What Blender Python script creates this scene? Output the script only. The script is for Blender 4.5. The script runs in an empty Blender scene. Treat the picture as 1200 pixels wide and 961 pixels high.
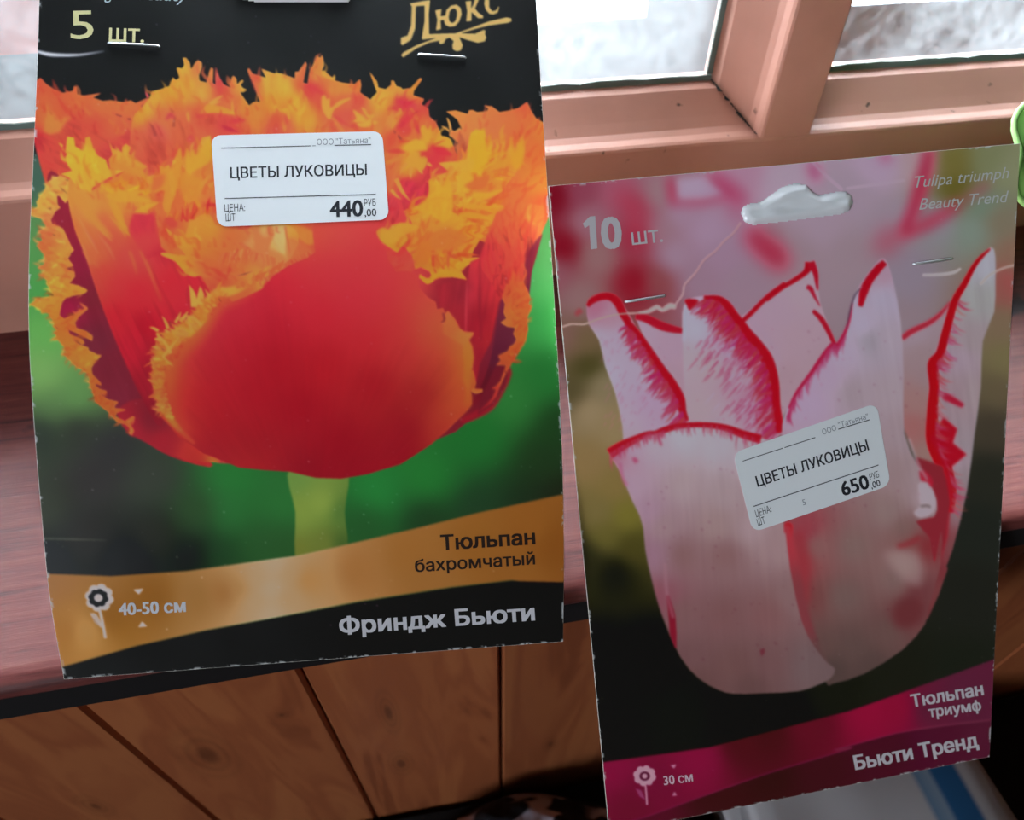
import bpy, bmesh, math, random
import numpy as np
from mathutils import Matrix, Vector

# ============================================================ camera, light
SC = bpy.context.scene
COL = SC.collection
FPX = 830.0                       # focal length in px of the 1200 x 961 frame
CX, CY = 600.0, 480.5
CAM_H, CAM_Y = 0.1846, -0.0935    # sill top is z = 0, its front edge y = 0

def _ray(u, v):
    return np.array([(u - CX) / FPX, -(v - CY) / FPX, -1.0])
_dn = _ray(590, 1245); _dn /= np.linalg.norm(_dn)
_vx = _ray(6675, -277); _vx /= np.linalg.norm(_vx)
_Z = -_dn; _X = _vx - _Z * (_vx @ _Z); _X /= np.linalg.norm(_X); _Y = np.cross(_Z, _X)
WM = np.array([_X, _Y, _Z])       # camera axes -> world axes
CAM = np.array([0.0, CAM_Y, CAM_H])

cam_data = bpy.data.cameras.new('camera')
cam_data.sensor_width = 36.0
cam_data.lens = FPX / 1200.0 * 36.0
cam_data.clip_start = 0.01
cam_data.dof.use_dof = True
cam_data.dof.focus_distance = 0.192
cam_data.dof.aperture_fstop = 15.0
cam = bpy.data.objects.new('camera', cam_data); COL.objects.link(cam)
mw = Matrix.Identity(4)
for i in range(3):
    for j in range(3): mw[i][j] = WM[i, j]
    mw[i][3] = CAM[i]
cam.matrix_world = mw
SC.camera = cam
SC.view_settings.view_transform = 'Standard'
SC.view_settings.look = 'None'
SC.view_settings.gamma = 1.0
SC.view_settings.use_curve_mapping = False
SC.view_settings.exposure = 0.0

world = bpy.data.worlds.new('overcast_sky'); SC.world = world; world.use_nodes = True
wn = world.node_tree; wb = wn.nodes['Background']
wb.inputs[0].default_value = (0.80, 0.915, 1.0, 1); wb.inputs[1].default_value = 41.5
SC.cycles.max_bounces = 8; SC.cycles.diffuse_bounces = 4; SC.cycles.transparent_max_bounces = 8
SC.cycles.caustics_reflective = False; SC.cycles.caustics_refractive = False
SC.cycles.sample_clamp_indirect = 6.0

def world_ray(u, v): return WM @ _ray(u, v)
def on_y(u, v, y):
    d = world_ray(u, v); return CAM + d * ((y - CAM[1]) / d[1])
def on_z(u, v, z):
    d = world_ray(u, v); return CAM + d * ((z - CAM[2]) / d[2])
def project(P):
    q = (np.asarray(P, float) - CAM) @ WM      # world -> camera axes
    return np.stack([CX + FPX * q[..., 0] / -q[..., 2], CY - FPX * q[..., 1] / -q[..., 2]], -1)

# daylight portals: they only guide sampling of the sky through the window and the added fill window
def portal(name, loc, rot, sx, sy):
    l = bpy.data.lights.new(name, 'AREA'); l.shape = 'RECTANGLE'; l.size = sx; l.size_y = sy
    l.cycles.is_portal = True
    o = bpy.data.objects.new(name, l); COL.objects.link(o); o.location = loc; o.rotation_euler = rot
    return o
portal('window_daylight', (0.15, 0.30, 0.60), (math.radians(-90), 0, 0), 1.36, 1.16)
portal('fill_window_portal', (-1.77, -1.3, .60), (math.radians(90), 0, math.radians(-90)), .74, .84)  # serves the unseen window added for fill light

# ============================================================ helpers
def srgb(r, g, b):
    f = lambda c: c / 12.92 if c <= .04045 else ((c + .055) / 1.055) ** 2.4
    return (f(r / 255.), f(g / 255.), f(b / 255.), 1.0)

def mat(name, col, rough=.5, spec=.5, metal=0.0, **kw):
    m = bpy.data.materials.new(name); m.use_nodes = True
    b = m.node_tree.nodes['Principled BSDF']
    b.inputs['Base Color'].default_value = col
    b.inputs['Roughness'].default_value = rough
    b.inputs['Specular IOR Level'].default_value = spec
    b.inputs['Metallic'].default_value = metal
    for k, v in kw.items(): b.inputs[k.replace('_', ' ')].default_value = v
    return m

def nd(m, t, **kw):
    n = m.node_tree.nodes.new(t)
    for k, v in kw.items(): setattr(n, k, v)
    return n
def lk(m, a, b): m.node_tree.links.new(a, b)

def ramp(m, stops):
    r = nd(m, 'ShaderNodeValToRGB')
    e = r.color_ramp.elements
    while len(e) < len(stops): e.new(.5)
    for x, (p, c) in zip(e, stops): x.position = p; x.color = c
    return r

def obj(name, verts, faces, material, parent=None, smooth=False):
    me = bpy.data.meshes.new(name)
    me.from_pydata([tuple(map(float, v)) for v in verts], [], [tuple(int(i) for i in f) for f in faces])
    me.update()
    if smooth: me.shade_smooth()
    o = bpy.data.objects.new(name, me); COL.objects.link(o)
    if material: me.materials.append(material)
    if parent: o.parent = parent
    return o

def tag(o, label, cat, group=None):
    o['label'] = label; o['category'] = cat
    if group: o['group'] = group
    return o
def struct(o):
    o['kind'] = 'structure'; return o
def empty(name, loc=(0, 0, 0)):
    o = bpy.data.objects.new(name, None); COL.objects.link(o); o.location = loc; o.empty_display_size = .02
    return o

def keep_world(o, parent):
    o.parent = parent
    o.matrix_parent_inverse = Matrix.Translation(parent.location).inverted()
    return o

def box_vf(x0, x1, y0, y1, z0, z1):
    v = [(x0, y0, z0), (x1, y0, z0), (x1, y1, z0), (x0, y1, z0), (x0, y0, z1), (x1, y0, z1), (x1, y1, z1), (x0, y1, z1)]
    f = [(0, 3, 2, 1), (4, 5, 6, 7), (0, 1, 5, 4), (1, 2, 6, 5), (2, 3, 7, 6), (3, 0, 4, 7)]
    return v, f
def box(name, x0, x1, y0, y1, z0, z1, m, parent=None):
    v, f = box_vf(x0, x1, y0, y1, z0, z1)
    return obj(name, v, f, m, parent)

def extrude_profile(name, prof, axis, a0, a1, m, parent=None, smooth=False, miter=None):
    """closed 2D profile swept along an axis. axis 'x': prof=(y,z); axis 'z': prof=(x,y)"""
    n = len(prof); v = []
    for a in (a0, a1):
        for p, q in prof:
            v.append((a, p, q) if axis == 'x' else (p, q, a))
    f = [(i, (i + 1) % n, n + (i + 1) % n, n + i) for i in range(n)]
    f += [tuple(range(n))[::-1], tuple(range(n, 2 * n))]
    o = obj(name, v, f, m, parent)
    bm = bmesh.new(); bm.from_mesh(o.data); bmesh.ops.recalc_face_normals(bm, faces=bm.faces); bm.to_mesh(o.data); bm.free()
    return o

def tube(name, pts, r, m, parent=None, seg=8):
    P = np.array(pts, float); v = []; f = []
    for i, p in enumerate(P):
        t = P[min(i + 1, len(P) - 1)] - P[max(i - 1, 0)]; t /= np.linalg.norm(t) + 1e-12
        a = np.cross(t, [0, 0, 1.0]); 
        if np.linalg.norm(a) < .1: a = np.cross(t, [1.0, 0, 0])
        a /= np.linalg.norm(a); b = np.cross(t, a)
        for k in range(seg):
            th = 2 * math.pi * k / seg
            v.append(p + r * (a * math.cos(th) + b * math.sin(th)))
    for i in range(len(P) - 1):
        for k in range(seg):
            f.append((i * seg + k, i * seg + (k + 1) % seg, (i + 1) * seg + (k + 1) % seg, (i + 1) * seg + k))
    f += [tuple(range(seg))[::-1], tuple(range((len(P) - 1) * seg, len(P) * seg))]
    return obj(name, v, f, m, parent, True)
# ----------------------------------------------------------------------------
# PRINT ARTWORK: the two card fronts are painted procedurally (curves, gradients,
# noise) into arrays that become the colour attribute of the card meshes.
# ----------------------------------------------------------------------------
def _hash(ix, iy, seed):
    n = (ix.astype(np.int64) * 374761393 + iy.astype(np.int64) * 668265263 + seed * 974711) & 0x7fffffff
    n = ((n ^ (n >> 13)) * 1274126177) & 0x7fffffff
    return ((n ^ (n >> 16)) & 0xffff) / 65535.0

def vnoise(x, y, seed=0):
    x0 = np.floor(x); y0 = np.floor(y)
    fx = x - x0; fy = y - y0
    fx = fx * fx * (3 - 2 * fx); fy = fy * fy * (3 - 2 * fy)
    a = _hash(x0, y0, seed); b = _hash(x0 + 1, y0, seed)
    c = _hash(x0, y0 + 1, seed); d = _hash(x0 + 1, y0 + 1, seed)
    return (a * (1 - fx) + b * fx) * (1 - fy) + (c * (1 - fx) + d * fx) * fy

def spline(pts, n=6, closed=False):
    P = np.array(pts, float)
    if closed: Q = np.vstack([P[-1], P, P[0], P[1]])
    else: Q = np.vstack([2 * P[0] - P[1], P, 2 * P[-1] - P[-2]])
    t = np.linspace(0, 1, n, endpoint=False)[:, None]
    out = []
    for i in range(1, len(Q) - 2):
        p0, p1, p2, p3 = Q[i - 1], Q[i], Q[i + 1], Q[i + 2]
        out.append(0.5 * (2 * p1 + (p2 - p0) * t + (2 * p0 - 5 * p1 + 4 * p2 - p3) * t ** 2 + (3 * p1 - p0 - 3 * p2 + p3) * t ** 3))
    out = np.vstack(out)
    if not closed: out = np.vstack([out, P[-1]])
    return out

def box1(a, r, axis):
    if r < 1: return a
    a = np.moveaxis(a, axis, 0)
    p = np.concatenate([np.repeat(a[:1], r + 1, 0), a, np.repeat(a[-1:], r, 0)], 0)
    c = np.cumsum(p, 0, dtype=np.float64)
    o = (c[2 * r + 1:] - c[:-2 * r - 1]) / (2 * r + 1)
    return np.moveaxis(o, 0, axis)

def blur(a, s):
    r = int(round(s * 0.97))
    for _ in range(3):
        a = box1(box1(a, r, 0), r, 1)
    return a

class Canvas:
    def __init__(self, x0, y0, x1, y1, S):
        self.x0, self.y0, self.S = x0, y0, S
        self.w = int((x1 - x0) * S); self.h = int((y1 - y0) * S)
        self.im = np.zeros((self.h, self.w, 3))
        self.X, self.Y = np.meshgrid(x0 + (np.arange(self.w) + .5) / S, y0 + (np.arange(self.h) + .5) / S)

    def mask(self, pts, soft=0.0):
        """anti-aliased polygon coverage; returns (mask, (slice, slice)) in its bounding box"""
        S = self.S
        P = (np.array(pts, float) - [self.x0, self.y0]) * S
        pad = int(soft * S * 3 + 3)
        bx0 = max(0, int(P[:, 0].min()) - pad); bx1 = min(self.w, int(P[:, 0].max()) + pad + 2)
        by0 = max(0, int(P[:, 1].min()) - pad); by1 = min(self.h, int(P[:, 1].max()) + pad + 2)
        if bx1 - bx0 < 2 or by1 - by0 < 2: return None, None
        W_ = bx1 - bx0; H_ = (by1 - by0) * 2
        acc = np.zeros((H_, W_ + 2))
        A = P - [bx0, by0]; A[:, 1] *= 2
        B = np.roll(A, -1, 0)
        rr = []; cc = []; vv = []
        for (ax, ay), (bx, by) in zip(A, B):
            if ay == by: continue
            d = 1.0
            if ay > by: ax, ay, bx, by = bx, by, ax, ay; d = -1.0
            r0 = max(0, int(math.ceil(ay - .5))); r1 = min(H_ - 1, int(math.ceil(by - .5)) - 1)
            if r1 < r0: continue
            r = np.arange(r0, r1 + 1)
            x = np.clip(ax + (r + .5 - ay) / (by - ay) * (bx - ax), 0, W_ - 1e-6)
            i = x.astype(int); f = x - i
            rr.append(np.concatenate([r, r])); cc.append(np.concatenate([i, i + 1])); vv.append(np.concatenate([d * (1 - f), d * f]))
        if not rr: return None, None
        np.add.at(acc, (np.concatenate(rr), np.concatenate(cc)), np.concatenate(vv))
        m = np.clip(np.abs(np.cumsum(acc, 1)[:, :W_]), 0, 1)
        m = m.reshape(-1, 2, W_).mean(1)
        if soft > 0: m = blur(m, soft * S)
        return m, (slice(by0, by1), slice(bx0, bx1))

    def grad(self, ctrl, sl, p=3.0, eps=90.0):
        """smooth colour field from control points (x, y, (r, g, b)) in the given window"""
        st = max(1, int(6 * self.S / 2))
        X = self.X[sl][::st, ::st]; Y = self.Y[sl][::st, ::st]
        num = np.zeros(X.shape + (3,)); den = np.zeros(X.shape)
        for x, y, c in ctrl:
            w = 1.0 / (((X - x) ** 2 + (Y - y) ** 2 + eps) ** (p / 2))
            num += w[..., None] * np.array(c, float); den += w
        lo = num / den[..., None]
        h_, w_ = self.X[sl].shape
        iy = np.clip(np.arange(h_) / st, 0, lo.shape[0] - 1.001) if lo.shape[0] > 1 else np.zeros(h_)
        ix = np.clip(np.arange(w_) / st, 0, lo.shape[1] - 1.001) if lo.shape[1] > 1 else np.zeros(w_)
        y0 = iy.astype(int); x0 = ix.astype(int); fy = (iy - y0)[:, None, None]; fx = (ix - x0)[None, :, None]
        y1 = np.minimum(y0 + 1, lo.shape[0] - 1); x1 = np.minimum(x0 + 1, lo.shape[1] - 1)
        return ((lo[y0][:, x0] * (1 - fx) + lo[y0][:, x1] * fx) * (1 - fy) + (lo[y1][:, x0] * (1 - fx) + lo[y1][:, x1] * fx) * fy)

    def put(self, m, sl, col, a=1.0):
        if m is None: return
        m = (m * a)[..., None]
        self.im[sl] = self.im[sl] * (1 - m) + np.asarray(col, float) * m

    def fill(self, pts, col, soft=0.0, a=1.0, sm=0, streak=None, closed=True):
        """col: rgb or list of control points; streak=(angle, across, along, strength, seed)"""
        P = spline(pts, sm, True) if sm else pts
        m, sl = self.mask(P, soft)
        if m is None: return
        c = self.grad(col, sl) if isinstance(col, list) else np.array(col, float)
        if streak:
            ang, ac, al, amt, sd = streak
            X = self.X[sl]; Y = self.Y[sl]
            ca, sa = math.cos(ang), math.sin(ang)
            u = (X * ca + Y * sa) / al; v = (-X * sa + Y * ca) / ac
            n = (vnoise(u, v, sd) + .5 * vnoise(u * 2.1, v * 2.2, sd + 7)) / 1.5 - .5
            c = c * (1 + amt * n[..., None] * np.array([.75, 1.15, 1.0]))
        self.put(m, sl, c, a)

    def line(self, pts, w, col, soft=0.0, a=1.0, sm=5, taper=(1, 1)):
        """stroke along a polyline: w half width (px) scalar or per point list"""
        P = spline(pts, sm) if sm else np.array(pts, float)
        n = len(P)
        if np.isscalar(w):
            ww = np.full(n, float(w))
            t = np.linspace(0, 1, n)
            ww *= np.interp(t, [0, .5, 1], [taper[0], 1, taper[1]])
        else:
            ww = np.interp(np.linspace(0, 1, n), np.linspace(0, 1, len(w)), w)
        d = np.gradient(P, axis=0); L = np.hypot(d[:, 0], d[:, 1]) + 1e-9
        nx = -d[:, 1] / L * ww; ny = d[:, 0] / L * ww
        poly = np.vstack([np.stack([P[:, 0] + nx, P[:, 1] + ny], 1), np.stack([P[:, 0] - nx, P[:, 1] - ny], 1)[::-1]])
        m, sl = self.mask(poly, soft)
        if m is None: return
        c = self.grad(col, sl) if isinstance(col, list) else col
        self.put(m, sl, c, a)

    def spike(self, b, tip, w, col, bend=0.0, a=1.0, soft=0.0):
        b = np.array(b, float); tip = np.array(tip, float)
        d = tip - b; nrm_ = np.array([-d[1], d[0]])
        mid = b + d * .55 + nrm_ * bend
        self.line([b, mid, tip], [w, w * .8, .15], col, soft, a, 5)

    def fringe(self, path, ang, ln, wd, cols, n, seed, spread=.35, bend=.15, shade=.25):
        """many fine spikes rooted along a path; ang: direction or (a0, a1)"""
        rng = np.random.RandomState(seed)
        P = spline(path, 8)
        s = np.concatenate([[0], np.cumsum(np.hypot(*np.diff(P, axis=0).T))])
        for k in range(n):
            t = (k + rng.rand()) / n * s[-1]
            x = np.interp(t, s, P[:, 0]); y = np.interp(t, s, P[:, 1])
            f = t / s[-1]
            a0 = ang if np.isscalar(ang) else np.interp(f, np.linspace(0, 1, len(ang)), ang)
            aa = a0 + rng.randn() * spread
            l = ln * (.5 + rng.rand()); w = wd * (.6 + .8 * rng.rand())
            sh = shade * rng.rand()
            c = np.array(cols[rng.randint(len(cols))], float) * np.array([1 - .3 * sh, 1 - 1.3 * sh, 1 - .8 * sh])
            self.spike((x - math.cos(aa) * l * .25, y - math.sin(aa) * l * .25), (x + math.cos(aa) * l, y + math.sin(aa) * l), w, c, rng.randn() * bend, a=.9)

def tex_spikes(c, poly, n, ln, wd, centre, seed, spread=.5, amt=.2, warm=(1.0, 1.1, .9)):
    """fine fringe texture: spikes that take the local print colour, lit or dark, pointing away from a centre"""
    m, sl = c.mask(poly)
    ys, xs = np.nonzero(m > .5)
    rng = np.random.RandomState(seed)
    src = c.im.copy()
    for k in range(n):
        i = rng.randint(len(ys)); iy = ys[i] + sl[0].start; ix = xs[i] + sl[1].start
        x = c.x0 + ix / c.S; y = c.y0 + iy / c.S
        a = math.atan2(y - centre[1], x - centre[0]) + rng.randn() * spread
        l = ln * (.4 + rng.rand()); w = wd * (.5 + .8 * rng.rand())
        f = rng.randn() * amt
        col = src[iy, ix] * (1 + f) + (np.array([30, 42, 6]) * max(f, 0) * 2.2)
        if f < 0: col = col * np.array([1.0, .78, .9])
        c.spike((x, y), (x + math.cos(a) * l, y + math.sin(a) * l), w, np.clip(col, 0, 250), rng.randn() * .15, a=.7, soft=.5)

def zm(x0, y0, k=1200 / 170.0):
    return lambda *pts: [(x0 + x / k, y0 + y / k) for x, y in pts]
YB = (244, 196, 52); YO = (238, 168, 58); OR = (230, 128, 62); OD = (218, 98, 58); RD = (200, 52, 54); CR = (172, 34, 50); MR = (108, 32, 48); YL = (240, 214, 92)

def paint_card1(S):
    c = Canvas(20, -130, 680, 830, S)
    full = (slice(0, c.h), slice(0, c.w))
    A_ = lambda *p: list(p)
    # --- background: black head, green blur below
    bgc = [(x, y, (14, 16, 20)) for x in (40, 200, 350, 500, 640) for y in (-60, 30, 110)]
    bgc += [(50, 185, (64, 92, 80)), (45, 215, (62, 92, 78)), (45, 260, (84, 130, 76)), (45, 300, (80, 140, 76)), (40, 340, (70, 142, 72)), (55, 390, (92, 156, 78)),
            (50, 440, (112, 160, 88)), (90, 470, (92, 140, 76)), (60, 475, (84, 120, 70)), (90, 500, (50, 50, 46)), (50, 505, (46, 54, 46)),
            (50, 600, (58, 66, 48)), (110, 560, (60, 56, 56)), (100, 625, (46, 44, 40)), (130, 525, (58, 56, 58)), (180, 560, (64, 72, 60)), (230, 600, (52, 88, 48)), (180, 625, (40, 42, 32)),
            (60, 650, (14, 16, 12)), (150, 655, (10, 10, 10)), (225, 650, (16, 20, 14)), (270, 560, (40, 120, 52)), (270, 600, (42, 112, 52)), (300, 640, (40, 86, 42)), (260, 650, (30, 66, 34)),
            (330, 590, (44, 112, 52)), (330, 640, (40, 84, 40)), (440, 580, (40, 130, 58)), (430, 610, (38, 84, 42)), (500, 560, (40, 122, 52)), (560, 510, (36, 112, 48)), (500, 610, (34, 62, 36)),
            (600, 470, (44, 110, 50)), (640, 440, (36, 104, 46)), (640, 380, (56, 146, 70)), (620, 330, (72, 158, 84)), (635, 300, (76, 150, 80)), (655, 500, (34, 66, 34)), (640, 540, (36, 60, 34)), (655, 580, (34, 40, 28)), (620, 600, (34, 50, 34)), (560, 600, (36, 64, 40))]
    bgc = [(x, y, tuple(k * .74 for k in co)) if (x < 245 and 485 < y < 665) else ((x, y, tuple(k * .88 for k in co)) if y > 485 else (x, y, co)) for x, y, co in bgc]
    c.im[:] = c.grad(bgc, full, 4.0, 500.0)
    c.im[:] = blur(c.im, 5 * S)
    # sharp edge of black head behind the flower
    c.fill([(10, -140), (690, -140), (690, 165), (640, 160), (520, 200), (300, 200), (60, 182), (10, 178)], (15, 17, 21), soft=3)
    # stem
    c.fill([(340, 548), (346, 600), (350, 660), (404, 650), (404, 600), (405, 545)], [(346, 560, (96, 128, 60)), (352, 600, (112, 134, 58)), (376, 590, (118, 140, 62)), (402, 600, (74, 106, 48)), (350, 650, (100, 108, 44)), (380, 640, (96, 108, 46)), (402, 640, (60, 86, 38))], sm=4, soft=.7)
    T1 = zm(30, 50); T2 = zm(180, 50); T3 = zm(330, 50); T4 = zm(480, 50)
    # underlay so that no background shows between petals
    c.fill([(60, 200), (150, 150), (520, 190), (630, 250), (620, 330), (614, 390), (596, 432), (568, 474), (500, 520), (300, 545), (200, 525), (130, 470), (90, 380), (65, 290)], [(300, 300, (190, 60, 56)), (560, 460, (110, 28, 40)), (600, 400, (110, 34, 50)), (540, 350, (140, 34, 46)), (470, 330, (190, 60, 60)), (120, 400, (110, 34, 48)), (350, 340, (196, 60, 60))], sm=3)
    # --- A: back-left orange petal
    c.fill(T1((60, 360), (90, 310), (125, 290), (170, 340), (235, 385), (310, 415), (390, 400), (400, 360), (425, 365), (430, 430), (480, 437), (540, 430), (630, 415), (560, 455), (640, 482), (700, 475), (820, 495), (870, 475), (910, 500), (1000, 460)) + [(215, 120), (215, 260), (60, 240), (38, 160)],
           [(45, 100, (226, 96, 66)), (60, 115, (222, 104, 62)), (90, 118, (226, 116, 62)), (75, 130, (216, 92, 60)), (120, 122, (222, 120, 66)), (145, 122, (224, 124, 66)), (60, 140, (214, 124, 62)), (85, 148, (196, 64, 60)), (45, 165, (186, 44, 54)), (60, 185, (200, 70, 62)), (110, 150, (204, 76, 62)), (135, 150, (214, 104, 66)), (150, 165, (190, 56, 62)), (100, 170, (206, 84, 62)), (50, 200, (206, 72, 60)), (130, 180, (188, 60, 60))],
           streak=(.5, 5, 26, .22, 3))
    c.fill(T1((150, 735), (160, 640), (200, 560), (235, 590), (240, 640), (330, 615), (385, 610), (330, 660), (280, 740), (200, 760)), (208, 136, 62), soft=1.2, a=.75)
    for q in [((400, 470), (500, 560), (540, 600), 3), ((700, 480), (700, 560), (715, 610), 2), ((760, 700), (780, 730), (790, 760), 2), ((690, 640), (740, 690), (760, 760), 3), ((800, 640), (830, 700), (800, 760), 2)]:
        c.line(T1(*q[:3]), q[3] * .6, (226, 120, 66), soft=.6, a=.8)
    for q in [((715, 580), (760, 600), (800, 612)), ((840, 630), (862, 635), (875, 628)), ((935, 560), (960, 530), (1010, 510)), ((470, 560), (480, 570), (485, 572))]:
        c.line(T1(*q), 1.3, (150, 52, 52), soft=.6, a=.8)
    c.spike(T1((1015, 455))[0], T1((990, 400))[0], 1.6, (206, 76, 84))
    # --- B: back-right orange petal
    c.fill(T4((300, 570), (380, 560), (480, 590), (490, 560), (520, 555), (560, 575), (640, 565), (650, 545), (610, 520), (680, 525), (745, 575), (830, 560), (900, 540), (970, 490), (1010, 570), (1050, 630), (1110, 660), (1180, 680)) + [(645, 250), (634, 275), (600, 300), (520, 260), (534, 182), (528, 172)] + T4((430, 715), (395, 640), (360, 610)),
           [(530, 135, (228, 144, 66)), (548, 150, (206, 124, 62)), (560, 140, (222, 138, 70)), (580, 150, (224, 122, 70)), (600, 140, (226, 122, 66)), (617, 124, (224, 92, 60)), (610, 160, (222, 110, 62)), (635, 150, (230, 140, 60)), (636, 180, (224, 118, 58)), (630, 215, (232, 150, 62)), (636, 240, (216, 96, 56)), (535, 165, (190, 108, 66)), (545, 175, (186, 92, 62)), (600, 230, (222, 118, 62)), (560, 180, (216, 112, 62))],
           streak=(1.2, 6, 30, .16, 5))
    for p, w_ in [(((330, 770), (375, 745), (420, 708)), 1.7), (((340, 725), (330, 670), (310, 622)), 1.4), (((330, 735), (300, 710), (265, 690)), 1.0)]:
        c.line(T4(*p), w_, (228, 160, 78), taper=(1, .6))
    c.fill(T4((325, 745), (350, 720), (390, 740), (430, 712), (420, 800), (390, 830), (350, 785)), (214, 126, 66))
    c.fill(T4((320, 810), (350, 785), (400, 832), (385, 850), (392, 930), (372, 900), (360, 850)), (36, 34, 36))
    # yellow flames on B
    for (x, y0_, y1_, w_) in [(560, 152, 190, 4.5), (566, 150, 190, 4), (572, 158, 200, 3), (582, 162, 196, 2.5), (588, 156, 190, 4), (596, 160, 200, 4), (606, 162, 198, 4), (612, 160, 190, 3), (602, 172, 205, 4)]:
        c.spike((x - 3, y1_), (x + 1, y0_), w_, (240, 188, 50) if x < 576 else (226, 160, 58), .05, soft=.5)
    # --- C, D, E: back yellow petals (one crest outline)
    crest = T1((880, 660), (905, 590), (960, 540), (1000, 490), (1030, 450), (1045, 405), (1100, 390)) + \
        T2((60, 385), (130, 360), (160, 285), (185, 310), (215, 290), (190, 215), (200, 205), (235, 215), (255, 185), (240, 125), (270, 125), (300, 165), (310, 220), (345, 165), (370, 145), (400, 165), (400, 200), (375, 270), (380, 315), (440, 330), (460, 240), (475, 205), (495, 215), (490, 330), (510, 350), (525, 250), (580, 345), (640, 375), (645, 290), (660, 272), (685, 295), (690, 350), (715, 320), (740, 305), (745, 320), (720, 350), (740, 375), (775, 390), (740, 412), (715, 410), (790, 520), (830, 490), (880, 490), (830, 350), (790, 270), (775, 225), (790, 208), (820, 255), (930, 290), (890, 215), (1000, 255)) + \
        T3((0, 255), (110, 295), (112, 240), (140, 240), (200, 155), (210, 180), (180, 330), (215, 340), (230, 240), (295, 115), (320, 125), (335, 100), (345, 130), (350, 190), (330, 240), (350, 230), (420, 290), (440, 260), (435, 310), (500, 330), (600, 345), (650, 300), (660, 350), (650, 410), (735, 470), (790, 410), (770, 360), (725, 235), (790, 320), (800, 370), (860, 385), (905, 350), (905, 315), (930, 315), (950, 360), (990, 370), (1000, 385), (1070, 375), (1145, 290), (1165, 300), (1095, 400), (1090, 435), (1180, 465), (1160, 510), (1215, 545)) + \
        T4((165, 610), (220, 660), (265, 770), (310, 780), (330, 800), (370, 880), (392, 930)) + [(560, 260), (480, 320), (200, 320), (140, 250)]
    ctrl = [(160, 130, YO), (175, 118, (240, 184, 66)), (200, 105, YO), (215, 80, (238, 182, 70)), (232, 78, (230, 140, 76)), (215, 100, (238, 176, 64)), (240, 105, (236, 166, 70)), (248, 88, (232, 148, 72)),
            (256, 95, (228, 70, 78)), (262, 105, (232, 84, 72)), (275, 100, (236, 140, 66)), (283, 100, (238, 190, 74)), (270, 120, (228, 116, 66)), (290, 125, (232, 140, 60)), (300, 92, (220, 96, 66)), (312, 95, (226, 178, 66)), (330, 100, (222, 176, 64)), (320, 120, (236, 174, 60)),
            (300, 140, (230, 140, 62)), (330, 145, (206, 90, 66)), (322, 150, (204, 84, 66)), (195, 140, (208, 112, 66)), (210, 150, (206, 100, 66)), (185, 155, (196, 82, 70)), (165, 165, (200, 90, 64)), (225, 165, (208, 98, 64)), (180, 175, (196, 78, 60)), (240, 140, (204, 84, 62)), (265, 145, (198, 66, 62)), (280, 150, (210, 96, 62)),
            (350, 85, (232, 130, 70)), (358, 90, (232, 110, 66)), (372, 85, (236, 150, 64)), (365, 105, (232, 70, 70)), (378, 112, (230, 90, 68)), (345, 120, (236, 176, 60)), (355, 135, (238, 172, 60)), (390, 105, (234, 154, 66)), (405, 100, (236, 150, 62)), (400, 120, (232, 110, 66)), (421, 100, (236, 138, 60)), (420, 118, (216, 86, 66)), (405, 135, (210, 84, 66)),
            (440, 110, (240, 176, 68)), (455, 112, (240, 180, 66)), (448, 122, (240, 180, 62)), (465, 105, (234, 160, 64)), (480, 105, (238, 166, 60)), (490, 112, (236, 130, 58)), (470, 120, (210, 52, 70)), (480, 130, (204, 48, 66)), (495, 125, (222, 86, 70)), (455, 140, (232, 150, 68)), (440, 145, (232, 140, 66)), (425, 145, (228, 126, 66)),
            (475, 150, (206, 66, 62)), (500, 145, (230, 120, 66)), (510, 140, (222, 92, 70)), (495, 165, (240, 180, 58)), (480, 175, (240, 178, 56)), (515, 165, (240, 176, 58)), (460, 165, (214, 86, 60)), (510, 178, (206, 46, 62)), (500, 190, (206, 52, 62)), (480, 195, (240, 168, 54)), (460, 190, (226, 120, 66)), (455, 215, (222, 110, 64)), (480, 220, (190, 42, 64)), (500, 210, (196, 56, 62)), (460, 240, (190, 52, 62)), (490, 230, (186, 44, 62)),
            (440, 250, (206, 62, 64)), (250, 200, OR), (300, 260, OR), (400, 260, (220, 84, 66))]
    m, sl = c.mask(crest)
    col = c.grad(ctrl, sl, 4.0, 40.0)
    X = c.X[sl]; Y = c.Y[sl]
    # petal ribs fan out from the flower's base
    th = np.arctan2(Y - 520, X - 340); rr_ = np.hypot(X - 340, Y - 520)
    n = vnoise(th * 60, rr_ / 22, 11) + .6 * vnoise(th * 130, rr_ / 14, 12) + .5 * vnoise(X / 9, Y / 9, 13) - 1.05
    col = col * (1 + .2 * n[..., None] * np.array([.55, 1.25, 1.0]))
    c.put(m, sl, col)
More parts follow.
